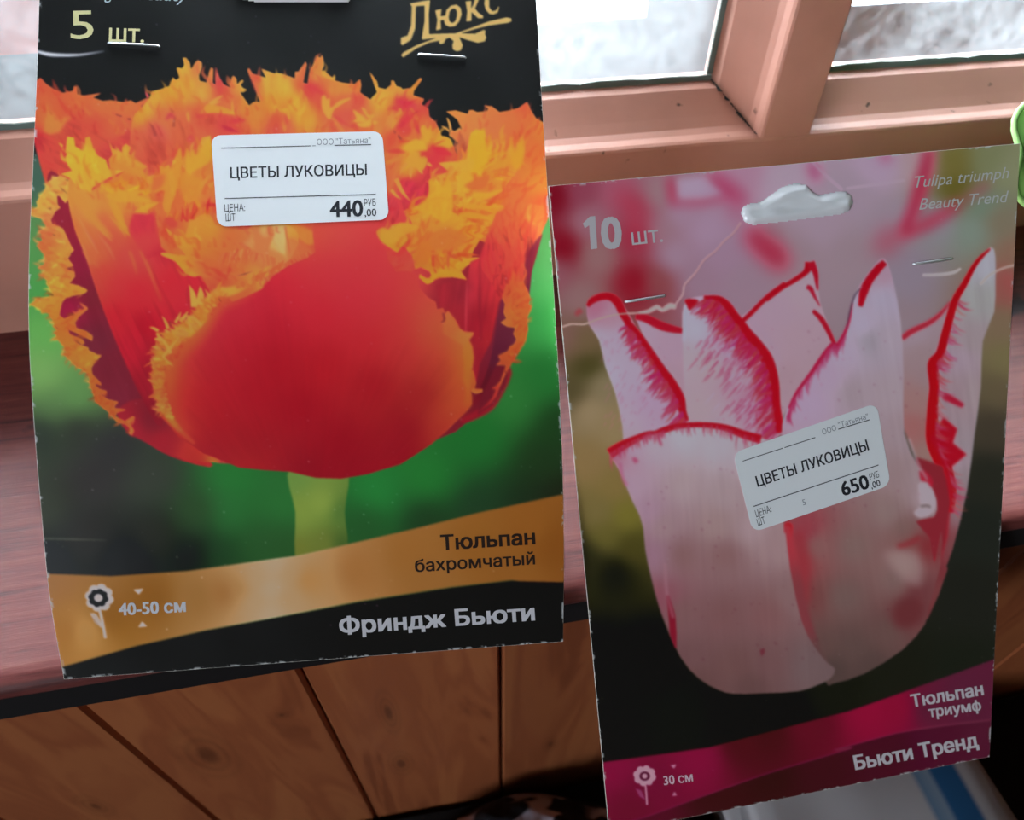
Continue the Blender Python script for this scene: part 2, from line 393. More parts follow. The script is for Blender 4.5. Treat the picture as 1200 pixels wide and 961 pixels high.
    # lobes with lit edges inside the crest
    lob = [(T2, ((440, 510), (520, 520), (610, 545), (700, 600), (600, 590), (480, 580), (380, 600)), YO), (T2, ((455, 500), (510, 460), (570, 435), (565, 450), (520, 490), (565, 480), (500, 515)), (238, 176, 74)),
           (T2, ((270, 590), (300, 560), (310, 600), (290, 660)), (232, 160, 70)), (T2, ((990, 520), (1050, 550), (1110, 545), (1130, 640), (1090, 600)), (240, 184, 60)), (T2, ((1020, 600), (1045, 595), (1100, 690), (1080, 740), (1050, 640)), (226, 140, 66)),
           (T3, ((330, 460), (355, 430), (375, 470), (400, 460), (405, 540), (480, 480), (585, 455), (500, 510), (430, 560), (400, 640), (340, 560)), (240, 178, 66)), (T3, ((415, 625), (445, 630), (500, 700), (530, 740), (480, 735)), (234, 140, 66)),
           (T3, ((590, 560), (620, 570), (720, 640), (660, 540), (690, 550), (720, 600), (770, 595), (745, 640), (800, 660), (700, 700), (640, 690), (625, 670), (690, 660), (580, 655), (620, 630)), (240, 182, 68)),
           (T3, ((330, 265), (350, 232), (375, 270), (425, 292), (440, 262), (440, 310), (390, 300)), (242, 190, 66)), (T3, ((960, 560), (985, 540), (1000, 590), (960, 650), (920, 710), (905, 690)), (238, 160, 66)),
           (T3, ((1050, 560), (1080, 540), (1140, 640), (1090, 660), (1130, 780), (1160, 800), (1060, 800), (1080, 740), (1060, 640)), (230, 120, 62)),
           (T4, ((90, 710), (120, 680), (150, 720), (180, 680), (185, 760), (150, 830), (90, 800)), (240, 176, 56)), (T4, ((200, 860), (240, 790), (330, 790), (360, 860), (330, 870), (260, 850)), (240, 180, 56)),
           (T3, ((1010, 880), (1100, 800), (1180, 830), (1200, 900), (1120, 890)), (242, 184, 58))]
    for f, p, co in lob:
        c.fill(f(*p), co, sm=3, soft=.35, a=.92)
    for f, p, w_, co in [(T2, ((100, 640), (140, 600), (180, 630)), 3.5, (194, 60, 70)), (T2, ((330, 630), (400, 600), (470, 610)), 3, (200, 66, 62)), (T2, ((560, 690), (640, 720), (720, 745)), 3, (184, 30, 62)), (T2, ((620, 660), (680, 650), (760, 640)), 3.5, (196, 50, 62)),
                         (T2, ((960, 700), (1020, 620), (1080, 690)), 6, (206, 86, 58)), (T2, ((280, 820), (310, 780), (330, 860)), 3, (206, 70, 72)), (T2, ((800, 290), (850, 390), (900, 480)), 1.6, (222, 82, 70)),
                         (T3, ((190, 350), (270, 380), (350, 430)), 3, (232, 64, 72)), (T3, ((430, 600), (480, 640), (560, 690)), 2, (200, 66, 62)), (T3, ((560, 700), (600, 690), (640, 730)), 3, (214, 70, 66)), (T3, ((950, 480), (1030, 500), (1120, 520)), 2.6, (204, 48, 72)), (T3, ((1030, 520), (1020, 640), (960, 720)), 4, (196, 46, 62)),
                         (T3, ((920, 720), (970, 780), (1010, 830)), 1.2, (110, 30, 44)), (T3, ((1110, 680), (1140, 740), (1165, 800)), 1.2, (150, 36, 50)), (T3, ((880, 560), (930, 540), (970, 570)), 2.4, (216, 60, 70)), (T3, ((870, 900), (960, 900), (1030, 910)), 3, (206, 56, 60)),
                         (T4, ((180, 860), (270, 900), (350, 930)), 5, (208, 44, 62)), (T4, ((60, 920), (140, 905), (220, 930)), 2, (208, 70, 62)), (T4, ((30, 620), (60, 690), (80, 800)), 2, (200, 46, 64))]:
        c.line(f(*p), w_, co, soft=.8, a=.85, taper=(.3, .3))
    tex_spikes(c, crest, 420, 15, 2.0, (330, 420), 301, .35, .07)
    tex_spikes(c, [(40, 100), (150, 120), (165, 200), (60, 230)], 70, 18, 2.0, (160, 330), 302, .3, .05)
    tex_spikes(c, [(530, 140), (640, 135), (640, 250), (545, 250)], 90, 20, 2.2, (520, 380), 303, .3, .05)
    return c

def paint_card1_b(c):
    T1 = zm(30, 50); Z5 = zm(30, 170); Z6 = zm(180, 170); Z7 = zm(430, 170); Z8 = zm(500, 120)
    L1 = zm(30, 290); L2 = zm(90, 420); L3 = zm(170, 300); M4 = zm(320, 250); R5 = zm(440, 300); R6 = zm(500, 390); R7 = zm(540, 240, 781 / 130.)
    # --- F: maroon inside of left petal + its fringed rim
    c.fill([(60, 200), (95, 240), (100, 290), (140, 400), (185, 490), (250, 545), (200, 535), (160, 510), (138, 488), (104, 442), (76, 390), (66, 345), (60, 280), (55, 240)],
           [(85, 270, (140, 34, 52)), (95, 300, (136, 32, 56)), (85, 345, (124, 30, 50)), (110, 350, (112, 34, 46)), (80, 360, (150, 30, 62)), (110, 400, (106, 36, 50)), (130, 430, (108, 30, 44)), (140, 470, (112, 32, 48)), (160, 500, (126, 28, 42)), (190, 520, (146, 28, 40)), (230, 540, (168, 34, 38)), (170, 480, (100, 28, 40)), (200, 500, (112, 26, 38))], sm=4, streak=(1.2, 6, 40, .12, 21))
    # red outer flank running down to base
    c.fill([(138, 480), (180, 470), (250, 535), (262, 541), (225, 540), (190, 528), (160, 513), (150, 508)], [(150, 505, (150, 30, 44)), (190, 520, (146, 28, 40)), (230, 536, (172, 40, 38)), (255, 541, (210, 120, 50)), (180, 490, (112, 28, 40))], sm=4, soft=.4)
    # rim blobs
    rim = Z5((150, 380), (190, 300), (290, 250), (370, 290), (400, 380), (330, 480), (345, 500), (280, 420), (260, 420), (265, 490), (290, 520), (250, 545), (210, 620), (220, 650), (310, 690), (370, 820), (400, 870), (370, 900)) + \
        L1((375, 60), (350, 90), (395, 150), (330, 180), (405, 200), (410, 240), (360, 300), (440, 315), (515, 355), (490, 378), (370, 405), (330, 420), (300, 460), (280, 560), (320, 590), (430, 540), (510, 495), (515, 510), (445, 570), (410, 620), (420, 665), (500, 690), (555, 740), (550, 775), (470, 730), (400, 700), (350, 680), (370, 720), (470, 760), (490, 790), (470, 805), (400, 770), (380, 760), (440, 800), (520, 830), (520, 850), (600, 890), (630, 890), (590, 935)) + \
        L2((160, 20), (120, 80), (130, 130), (205, 210), (200, 225), (140, 200), (180, 250), (245, 270), (240, 290), (180, 290), (260, 340), (345, 360), (330, 380), (290, 375), (310, 410), (410, 425), (330, 450), (320, 480), (400, 520), (460, 480), (480, 485), (440, 540), (475, 600), (455, 635), (430, 620), (445, 585), (400, 545), (330, 525), (300, 490), (290, 465), (220, 415), (150, 360), (150, 340), (110, 220), (95, 130), (60, 100), (0, 75)) + \
        L1((330, 900), (290, 885), (340, 870), (320, 830), (270, 770), (235, 700), (260, 690), (220, 650), (240, 630), (220, 590), (180, 540), (130, 550), (120, 510), (70, 490), (30, 475), (100, 420), (225, 400), (200, 340), (170, 300), (180, 285), (130, 225), (160, 190), (95, 170), (160, 135), (150, 60), (100, 0)) + \
        Z5((90, 830), (135, 790), (120, 710), (170, 680), (130, 610), (40, 585), (40, 545), (100, 510), (90, 470), (140, 400))
    c.fill(rim, [(58, 215, (222, 170, 80)), (75, 230, (232, 180, 76)), (50, 240, (236, 186, 76)), (60, 255, (214, 130, 76)), (60, 275, (224, 124, 72)), (75, 270, (232, 172, 76)), (55, 290, (226, 122, 66)), (75, 300, (222, 160, 66)), (50, 312, (222, 124, 68)), (70, 325, (220, 170, 66)), (80, 320, (214, 126, 64)), (65, 340, (214, 158, 64)), (90, 342, (222, 166, 58)), (40, 358, (226, 170, 66)), (55, 358, (206, 140, 58)), (65, 368, (200, 130, 50)), (95, 365, (196, 104, 52)), (80, 380, (206, 112, 50)), (70, 390, (210, 122, 52)), (100, 393, (210, 120, 52)), (80, 405, (210, 130, 52)), (100, 415, (220, 150, 56)), (85, 418, (206, 130, 56)), (110, 420, (224, 160, 60)),
               (106, 440, (206, 120, 48)), (115, 455, (204, 100, 44)), (115, 470, (212, 114, 46)), (135, 480, (210, 104, 46)), (135, 492, (220, 126, 54)), (155, 500, (214, 122, 58))], streak=(.4, 3, 10, .35, 31))
    for f, p in [(Z5, ((275, 335), (310, 370), (350, 408))), (Z5, ((320, 285), (345, 290), (365, 300))), (Z5, ((300, 760), (315, 780), (330, 790))), (L1, ((320, 180), (350, 170), (385, 165))), (L1, ((240, 655), (270, 670), (290, 690))), (L1, ((395, 755), (430, 780), (460, 800))), (L1, ((250, 235), (270, 235), (290, 240))), (L2, ((130, 195), (170, 235), (220, 240))), (L2, ((170, 295), (220, 300), (255, 300)))]:
        c.line(f(*p), 1.1, (120, 50, 40), soft=.4, a=.8, taper=(.4, .3))
    tex_spikes(c, rim, 300, 9, 1.6, (190, 340), 311, .5, .15)
    # --- G: left front petal, red body with yellow streaked top
    c.fill(Z5((360, 300), (400, 250), (520, 380), (640, 330), (830, 320), (1010, 350), (1060, 500), (1100, 700)) + [(200, 300), (290, 330), (240, 400), (196, 440), (190, 500), (168, 470), (140, 410), (118, 355), (100, 300), (88, 270), (80, 235)],
           [(90, 230, (226, 158, 66)), (100, 250, (220, 150, 74)), (85, 265, (220, 116, 62)), (95, 280, (218, 128, 66)), (110, 240, (214, 150, 64)), (125, 230, (222, 132, 66)), (120, 260, (206, 96, 66)), (140, 240, (230, 168, 62)), (150, 225, (234, 172, 66)), (130, 280, (206, 84, 66)), (112, 300, (214, 108, 66)), (120, 320, (204, 70, 60)), (150, 260, (214, 110, 64)), (150, 300, (198, 70, 66)), (140, 330, (196, 52, 58)), (165, 265, (190, 44, 62)), (170, 300, (196, 66, 66)), (190, 300, (178, 40, 54)), (160, 340, (188, 40, 52)), (140, 370, (180, 34, 46)), (170, 380, (168, 26, 42)), (150, 410, (172, 30, 46)), (185, 420, (150, 24, 42)), (170, 450, (140, 24, 38)), (185, 480, (120, 22, 36)), (200, 330, (190, 40, 52)), (230, 330, (182, 36, 50)), (250, 320, (196, 50, 56)), (220, 380, (170, 28, 46)), (200, 270, (214, 90, 60))],
           sm=3, streak=(1.13, 4, 60, .2, 41))
    for p, w_, co in [(((440, 600), (520, 750), (600, 900)), 1.6, (226, 150, 84)), (((600, 740), (680, 840), (740, 953)), 1.4, (222, 128, 84)), (((560, 620), (640, 720), (720, 800)), 1.6, (230, 160, 76)), (((470, 820), (500, 900), (540, 990)), 1.6, (228, 150, 84)), (((700, 590), (780, 680), (830, 760)), 2.2, (236, 160, 66)), (((480, 680), (560, 800), (590, 900)), 1.2, (214, 110, 80)), (((740, 560), (800, 650), (880, 720)), 2, (232, 156, 70))]:
        c.line(Z5(*p), w_, co, soft=.7, a=.75, taper=(.3, .2))
    for p, w_ in [(((950, 20), (1020, 180), (1120, 440)), 1.8), (((860, 30), (900, 140), (920, 230)), 1.6), (((480, 30), (560, 120), (610, 170)), 1.8)]:
        c.line(L1(*p), w_, (214, 112, 66), soft=.9, a=.8, taper=(1, .2))
    # yellow tuft
    c.fill(Z5((270, -20), (330, 60), (345, -70), (400, -60), (410, 10), (490, 60), (495, -60), (530, -70), (560, 30), (600, 90), (660, 120), (690, 200), (820, 212), (700, 265), (620, 310), (555, 350), (530, 415), (480, 370), (430, 350), (370, 275), (290, 240), (385, 212), (350, 170), (330, 100), (345, 75), (300, 30), (310, 0)),
           [(80, 165, (236, 196, 60)), (85, 180, (226, 190, 62)), (84, 200, (206, 170, 56)), (100, 185, (240, 196, 58)), (105, 200, (236, 184, 56)), (120, 190, (234, 186, 60)), (100, 215, (232, 176, 62)), (92, 212, (240, 196, 72)), (135, 200, (240, 190, 66)), (102, 165, (236, 170, 60))], streak=(1.1, 4, 14, .22, 51))
    # orange lobe right of the tuft
    c.fill(Z5((690, -30), (720, 30), (800, 60), (800, 20), (830, -10), (870, 20), (850, 70), (900, 120), (980, 160), (1005, 180), (975, 210), (1010, 290), (1030, 350), (830, 330), (650, 320), (760, 260), (820, 215), (700, 195), (690, 120), (720, 80)),
           [(132, 175, (232, 160, 62)), (145, 172, (232, 176, 60)), (140, 190, (230, 152, 62)), (160, 200, (232, 160, 62)), (170, 210, (224, 130, 60)), (150, 210, (218, 112, 58)), (130, 215, (218, 120, 58)), (155, 190, (230, 166, 64))], streak=(.3, 4, 18, .25, 52))
    c.fill(Z5((640, 330), (830, 340), (1010, 370), (960, 385), (800, 400), (700, 400), (600, 390)), (234, 172, 60), soft=.8, a=.8)
    # centre-left mass (left of the label): tufted yellow petal
    c.fill(Z6((-140, 300), (-20, 250), (60, 240), (50, 180), (65, 170), (95, 200), (125, 160), (135, 200), (215, 20), (235, 130), (275, 20), (300, 60), (330, 40), (350, 80), (400, -60), (470, -80), (490, 100), (520, 600), (840, 660), (700, 800), (400, 760), (200, 860), (70, 700), (10, 520), (-60, 600), (-120, 500)),
           [(180, 200, (238, 180, 66)), (190, 195, (242, 196, 76)), (185, 210, (214, 110, 62)), (205, 190, (242, 190, 58)), (200, 210, (222, 160, 60)), (218, 185, (228, 140, 66)), (225, 195, (236, 160, 64)), (240, 175, (238, 188, 66)), (240, 200, (222, 114, 62)), (235, 210, (230, 150, 58)), (185, 233, (206, 50, 58)), (200, 235, (222, 128, 66)), (175, 235, (238, 178, 58)), (215, 230, (216, 108, 60)), (230, 230, (232, 156, 60)), (245, 235, (220, 112, 62)), (240, 250, (206, 72, 62)), (205, 260, (206, 80, 62)), (210, 250, (218, 108, 58)), (225, 255, (236, 172, 62)), (235, 265, (230, 150, 58)), (250, 275, (220, 112, 58)), (270, 280, (218, 96, 58)), (290, 272, (188, 50, 60)), (190, 270, (212, 92, 62)), (160, 245, (238, 178, 60))],
           streak=(1.75, 4, 20, .28, 61))
    c.fringe([(182, 215), (200, 225), (215, 235), (235, 240)], (-1.9, -1.4), 22, 1.8, [YB, YO, OR, OD], 26, 71)
    c.fringe([(190, 250), (215, 255), (245, 250)], (-1.9, -1.2), 16, 1.5, [YB, YO, OR, RD], 18, 72)
    c.fringe([(120, 215), (150, 222), (175, 225)], (-.5, -.2), 18, 1.6, [YB, YO, OR], 12, 73)
    tex_spikes(c, [(80, 180), (180, 190), (250, 160), (255, 265), (200, 290), (150, 250), (90, 235)], 170, 18, 2.2, (170, 420), 304, .4, .08)
    ZA = zm(20, 50, 1183 / 320.)
    for p, co, sf in [(((560, 640), (600, 590), (580, 580), (620, 570), (618, 535), (635, 540), (655, 530), (665, 550), (690, 510), (708, 450), (715, 520), (700, 600), (680, 680), (650, 740), (630, 700), (640, 640), (600, 650)), (232, 160, 58), .4),
                      (((590, 585), (620, 572), (640, 575), (630, 620), (600, 640), (580, 650)), (210, 100, 60), 1.5),
                      (((730, 520), (738, 460), (750, 500), (760, 465), (775, 490), (800, 450), (840, 420), (845, 500), (800, 540), (760, 560), (740, 600)), (240, 180, 58), .5),
                      (((700, 640), (720, 560), (760, 580), (800, 600), (790, 660), (740, 700)), (226, 150, 56), 1.0),
                      (((680, 700), (705, 620), (720, 700), (700, 740)), (216, 110, 58), 1.0),
                      (((650, 810), (690, 840), (740, 830), (760, 770), (830, 740), (860, 790), (900, 830), (850, 880), (760, 900), (700, 880)), (234, 160, 56), .6),
                      (((640, 770), (655, 755), (690, 770), (690, 800), (660, 800)), (206, 70, 62), 1.0),
                      (((500, 740), (560, 700), (620, 690), (560, 730), (580, 740), (540, 745)), (240, 180, 60), .5),
                      (((380, 660), (460, 640), (560, 640), (520, 660), (600, 690), (500, 690), (430, 690)), (236, 172, 60), .6),
                      (((400, 690), (440, 700), (470, 790), (490, 840), (440, 790)), (236, 166, 60), .7),
                      (((240, 640), (290, 660), (350, 760), (420, 850), (340, 800), (280, 730)), (224, 150, 66), 1.4)]:
        c.fill(ZA(*p), co, sm=2, soft=sf, a=.85)
    # red gap column
    c.fill(Z5((890, 560), (1060, 570), (1080, 700), (1120, 900), (1000, 953), (850, 700)), [(165, 260, (192, 46, 64)), (172, 285, (200, 66, 66)), (185, 300, (182, 40, 56))], soft=1, a=.85)
    # inner drooping orange petal below the label
    c.fill(Z6((60, 900), (100, 890), (270, 915), (180, 820), (95, 680), (170, 740), (260, 760), (300, 640), (440, 590), (500, 660), (640, 690), (760, 700), (800, 680)) + [(300, 262), (330, 262), (345, 268), (350, 285)] + L3((1150, 90), (1000, 185), (970, 270), (850, 330), (700, 380), (560, 330), (470, 170), (410, 175), (330, 140), (250, 45), (150, 0)),
           [(195, 300, (232, 170, 66)), (210, 310, (226, 160, 56)), (225, 280, (236, 170, 62)), (245, 270, (232, 160, 60)), (240, 290, (226, 134, 60)), (270, 280, (222, 116, 64)), (265, 300, (222, 116, 62)), (240, 310, (220, 106, 62)), (260, 325, (214, 84, 60)), (250, 345, (206, 70, 62)), (285, 300, (224, 110, 64)), (300, 290, (234, 140, 80)), (310, 300, (236, 150, 84)), (325, 290, (226, 190, 110)), (330, 275, (220, 186, 120)), (345, 280, (236, 150, 66)), (300, 325, (222, 170, 66)), (285, 340, (216, 116, 60)), (312, 310, (232, 130, 76)), (222, 325, (220, 166, 60))],
           sm=2, streak=(.45, 4, 24, .2, 81))
    tex_spikes(c, [(200, 290), (240, 265), (340, 268), (335, 300), (280, 335), (240, 335)], 90, 15, 2.0, (380, 420), 305, .4, .07)
    c.line(L3((730, 170), (820, 150), (895, 125)), 1.2, (140, 60, 50), soft=.5, taper=(.2, .4))
    c.fill(Z6((830, 670), (880, 670), (905, 740), (950, 670), (980, 670), (1000, 740), (960, 830), (940, 900), (880, 950), (840, 880)), (232, 138, 80), soft=.4, sm=2)
    c.fill(Z6((730, 820), (820, 760), (830, 850), (760, 840)), (222, 180, 110), soft=1.5, a=.4)
    c.fill(Z6((1000, 790), (1090, 680), (1110, 880), (1060, 900), (1010, 850)), (222, 194, 120), soft=1.5, a=.45)
    c.fringe([(262, 300), (285, 295), (305, 300), (325, 305)], 1.6, 12, 1.2, [(236, 150, 84), (224, 110, 70), (238, 170, 90)], 26, 82, spread=.2)
    M4 = zm(320, 250)
    for p, co in [(((-120, 130), (-60, 100), (-40, 190), (-90, 190)), (224, 178, 106)), (((0, 230), (40, 130), (100, 110), (100, 250), (90, 340), (50, 290)), (224, 196, 120)), (((110, 100), (200, 100), (330, 150), (340, 250), (280, 260), (180, 190), (120, 240)), (236, 168, 62)), (((110, 240), (150, 200), (260, 270), (330, 300), (240, 370), (140, 420), (110, 340)), (236, 128, 74)), (((-60, 330), (0, 300), (90, 350), (110, 420), (40, 480), (-60, 560)), (236, 140, 78))]:
        c.fill(M4(*p), co, soft=1.2, sm=2, a=.6)
    c.fringe(M4((-100, 560), (0, 470), (100, 420), (200, 370), (320, 320)), (1.0, .9), 7, 1.3, [(236, 140, 80), (226, 112, 70), (238, 160, 86)], 34, 83, spread=.25)
    for p in [((-40, 110), (-30, 170), (10, 175)), ((30, 110), (30, 150), (60, 160)), ((100, 110), (115, 200), (140, 330))]:
        c.line(M4(*p), 1.2, (190, 84, 56), soft=.5, a=.8, taper=(1, .3))
    # --- H: right yellow mass
    c.fill(Z7((440, 480), (500, 430), (525, 330), (490, 300), (590, 250), (680, 220), (590, 150), (700, 140), (810, 130), (860, -100), (900, -130), (960, -120), (980, 0), (1040, 140), (1200, 100), (1240, 220), (1150, 330), (1130, 370), (900, 440), (1000, 470), (1110, 500), (1060, 560), (1060, 635), (1000, 680), (990, 740), (930, 790), (880, 870)) +
           R5((780, 60), (860, 10), (700, 120), (755, 195), (640, 175), (530, 180), (480, 200), (430, 235), (360, 180), (370, 155), (420, 185), (465, 180), (470, 140), (370, 90), (400, 80), (330, 110), (305, 0)) + Z7((350, 890), (300, 830), (250, 890), (160, 830), (110, 780), (110, 740), (130, 690), (180, 710), (270, 640), (380, 660), (330, 560), (300, 545), (420, 540)),
           [(455, 275, (226, 176, 70)), (450, 285, (236, 172, 54)), (465, 290, (236, 164, 52)), (480, 265, (228, 150, 58)), (500, 270, (228, 142, 58)), (500, 250, (240, 178, 56)), (515, 235, (242, 186, 58)), (505, 225, (238, 170, 62)), (530, 225, (236, 168, 62)), (520, 205, (232, 156, 62)), (545, 195, (240, 186, 60)), (530, 190, (236, 180, 70)), (560, 170, (242, 194, 52)), (565, 190, (242, 188, 52)), (585, 200, (232, 150, 60)), (600, 195, (228, 150, 60)), (560, 215, (230, 146, 60)), (570, 225, (220, 112, 58)), (545, 235, (236, 172, 58)), (575, 235, (236, 180, 56)), (540, 250, (240, 172, 54)), (560, 250, (232, 150, 56)), (575, 258, (238, 170, 56)), (535, 265, (240, 176, 54)), (560, 275, (236, 166, 54)), (530, 280, (220, 112, 56)), (520, 290, (218, 110, 58)), (500, 290, (222, 124, 56)), (550, 290, (234, 160, 54)), (535, 305, (236, 170, 54)), (510, 305, (214, 96, 60)), (495, 305, (226, 128, 52)), (520, 315, (238, 170, 48)), (545, 310, (244, 190, 60)), (500, 325, (236, 170, 52)), (525, 322, (240, 176, 52))],
           streak=(-.15, 4, 22, .24, 91))
    c.fringe([(478, 250), (510, 240), (540, 250), (575, 240)], (-.5, .2), 26, 1.8, [YB, YO, (226, 140, 58), (216, 108, 56)], 34, 92, spread=.4)
    c.fringe([(520, 212), (550, 205), (585, 205)], (-.6, -.2), 24, 1.8, [YB, YO, OR], 22, 93, spread=.4)
    c.fringe([(530, 275), (555, 272), (570, 275)], (.05, .0), 22, 1.5, [YB, YO, (222, 124, 56)], 18, 94, spread=.12)
    c.fringe([(500, 300), (520, 300), (540, 300)], (1.2, .4), 18, 1.6, [YB, (226, 130, 54), OD], 14, 95, spread=.4)
    for p in [((695, 470), (705, 485), (710, 495)), ((705, 410), (720, 420), (730, 425)), ((525, 330), (540, 345), (548, 360)), ((790, 300), (800, 305), (806, 308)), ((860, 260), (875, 266), (885, 268))]:
        c.line(Z7(*p), 1.4, (130, 66, 40), soft=.5, a=.85, taper=(.5, .5))
    # spikes on the small inner petal (under the label's right side)
    for b, t_, w_ in [((330, 150), (270, 250), 2.2), ((370, 180), (365, 280), 2.2), ((430, 190), (465, 240), 2.2), ((500, 150), (545, 175), 2), ((240, 280), (360, 465), 2.6), ((200, 370), (285, 450), 2)]:
        c.spike(Z7(b)[0], Z7(t_)[0], w_, (238, 164, 70), .06)
    c.fill(Z7((320, 110), (400, 60), (480, 80), (500, 130), (470, 200), (440, 210), (380, 180), (350, 170)), (240, 172, 62), sm=3, soft=.3)
    c.line(Z7((440, 85), (490, 75), (500, 105)), 2.2, (206, 60, 60), soft=.8)
    c.line(Z7((150, 150), (240, 120), (310, 90)), 2.4, (232, 140, 66), soft=.5, taper=(1, .5))
    tex_spikes(c, [(445, 275), (510, 215), (560, 165), (610, 165), (600, 215), (580, 270), (540, 310), (500, 325)], 240, 20, 2.2, (440, 380), 306, .5, .08)
    ZB = zm(330, 50, 1183 / 320.)
    for p, co, sf in [(((815, 515), (812, 420), (828, 392), (842, 402), (862, 378), (878, 376), (884, 440), (890, 500), (870, 560), (820, 560)), (240, 184, 48), .6),
                      (((680, 520), (760, 515), (830, 500), (830, 550), (760, 560), (740, 530)), (240, 184, 62), .5),
                      (((560, 720), (620, 690), (640, 640), (640, 590), (700, 620), (720, 570), (740, 650), (740, 740), (700, 780), (640, 740)), (240, 180, 54), .6),
                      (((760, 560), (820, 560), (830, 620), (790, 650), (770, 610)), (240, 182, 58), .8),
                      (((830, 650), (890, 650), (960, 635), (930, 660), (850, 690)), (238, 178, 54), .5),
                      (((790, 690), (860, 705), (945, 710), (880, 725), (780, 715)), (236, 168, 54), .5),
                      (((780, 735), (860, 740), (925, 775), (860, 765), (770, 755)), (238, 172, 54), .5),
                      (((790, 620), (850, 590), (900, 570), (890, 620), (840, 640)), (214, 104, 56), 1.2),
                      (((880, 560), (940, 510), (1000, 490), (1040, 430), (1045, 520), (960, 540)), (228, 156, 56), 1.0),
                      (((990, 420), (1000, 410), (1010, 480), (1040, 400), (1046, 470), (1040, 540), (1000, 540)), (228, 164, 50), .8),
                      (((640, 830), (720, 800), (800, 830), (800, 870), (720, 900), (650, 880)), (224, 126, 56), 1.5),
                      (((410, 820), (440, 800), (460, 810), (480, 790), (540, 780), (600, 800), (540, 830), (480, 870), (440, 870)), (232, 168, 58), .6),
                      (((600, 870), (640, 860), (650, 930), (600, 960), (570, 930)), (232, 130, 52), .8)]:
        c.fill(ZB(*p), co, sm=2, soft=sf, a=.85)
    # --- I: right flank: maroon inside, red body, orange rim
    c.fill([(545, 480), (575, 460), (600, 425), (617, 380), (621, 340), (626, 300), (632, 276), (612, 280), (590, 340), (575, 420), (560, 460)],
           [(600, 350, (110, 34, 56)), (605, 390, (96, 36, 52)), (590, 420, (88, 30, 48)), (575, 450, (86, 24, 34)), (560, 475, (110, 24, 36)), (625, 300, (120, 34, 52)), (555, 485, (120, 26, 36))], sm=4)
    c.fill([(560, 480), (585, 462), (592, 430), (600, 438), (585, 470), (572, 484), (545, 496), (540, 490)], (140, 28, 40), soft=.8, sm=3)
    c.fill(R5((500, 240), (700, 200), (760, 180), (780, 60), (860, 12)) + R7((190, 200), (250, 60), (420, -20), (590, 10), (590, 90), (565, 210), (530, 250), (460, 360), (450, 420), (440, 560), (300, 640), (270, 690), (215, 960)) + R6((440, 260), (410, 420), (360, 470)) + [(545, 440), (515, 360)],
           [(520, 345, (160, 38, 50)), (545, 335, (130, 32, 44)), (530, 370, (150, 36, 46)), (545, 400, (138, 28, 40)), (540, 345, (124, 30, 42)), (552, 345, (188, 48, 62)), (555, 380, (152, 30, 44)), (560, 330, (190, 46, 58)), (565, 300, (190, 44, 58)), (580, 300, (196, 56, 60)), (575, 340, (186, 44, 54)), (580, 370, (176, 40, 48)), (562, 420, (140, 30, 42)), (575, 400, (158, 36, 42)), (567, 370, (140, 28, 42)), (590, 270, (212, 100, 62)), (580, 255, (214, 92, 60)), (600, 250, (220, 116, 62)), (620, 250, (224, 130, 62)), (630, 265, (222, 140, 66)), (610, 280, (206, 92, 60)), (600, 300, (198, 78, 58)), (618, 300, (190, 72, 56)), (600, 330, (192, 64, 56)), (610, 345, (196, 84, 56))],
           streak=(1.75, 4, 60, .16, 101), soft=.3)
    c.line([(563, 305), (562, 350), (564, 400)], 1.4, (126, 26, 40), soft=.8, a=.6, taper=(.3, .6))
    c.line([(547, 330), (546, 370), (546, 420)], 1.2, (196, 70, 80), soft=.6, a=.6, taper=(.4, .4))
    c.fill(R7((320, 560), (440, 540), (470, 600), (490, 650), (480, 700), (500, 720), (460, 820), (470, 850), (475, 880), (450, 960), (400, 960), (370, 910), (385, 865), (330, 860), (280, 830), (320, 800), (300, 760), (310, 700), (290, 660), (300, 620)) + [],
           [(595, 345, (196, 84, 54)), (605, 350, (206, 100, 56)), (600, 370, (204, 112, 52)), (615, 360, (200, 104, 50)), (590, 378, (206, 120, 60)), (612, 385, (206, 104, 50)), (610, 400, (204, 108, 48))], streak=(2.5, 3, 18, .22, 111), soft=.25)
    c.fill([(562, 470), (580, 430), (598, 428), (592, 452), (578, 474), (560, 486)], (104, 28, 40), soft=.6)
    c.fill(R6((720, -10), (830, -10), (825, 60), (760, 170), (740, 200), (700, 260), (650, 350), (610, 440), (580, 530), (530, 590), (440, 650), (420, 660), (540, 540), (570, 470), (530, 460), (570, 440), (610, 400), (655, 270), (570, 270), (610, 230), (590, 190), (670, 150), (690, 110), (740, 90), (745, 50)),
           [(612, 395, (204, 110, 48)), (600, 415, (196, 90, 44)), (588, 425, (180, 76, 46)), (590, 445, (190, 92, 46)), (582, 460, (160, 44, 44)), (565, 480, (140, 30, 40))], soft=.3)
    return c

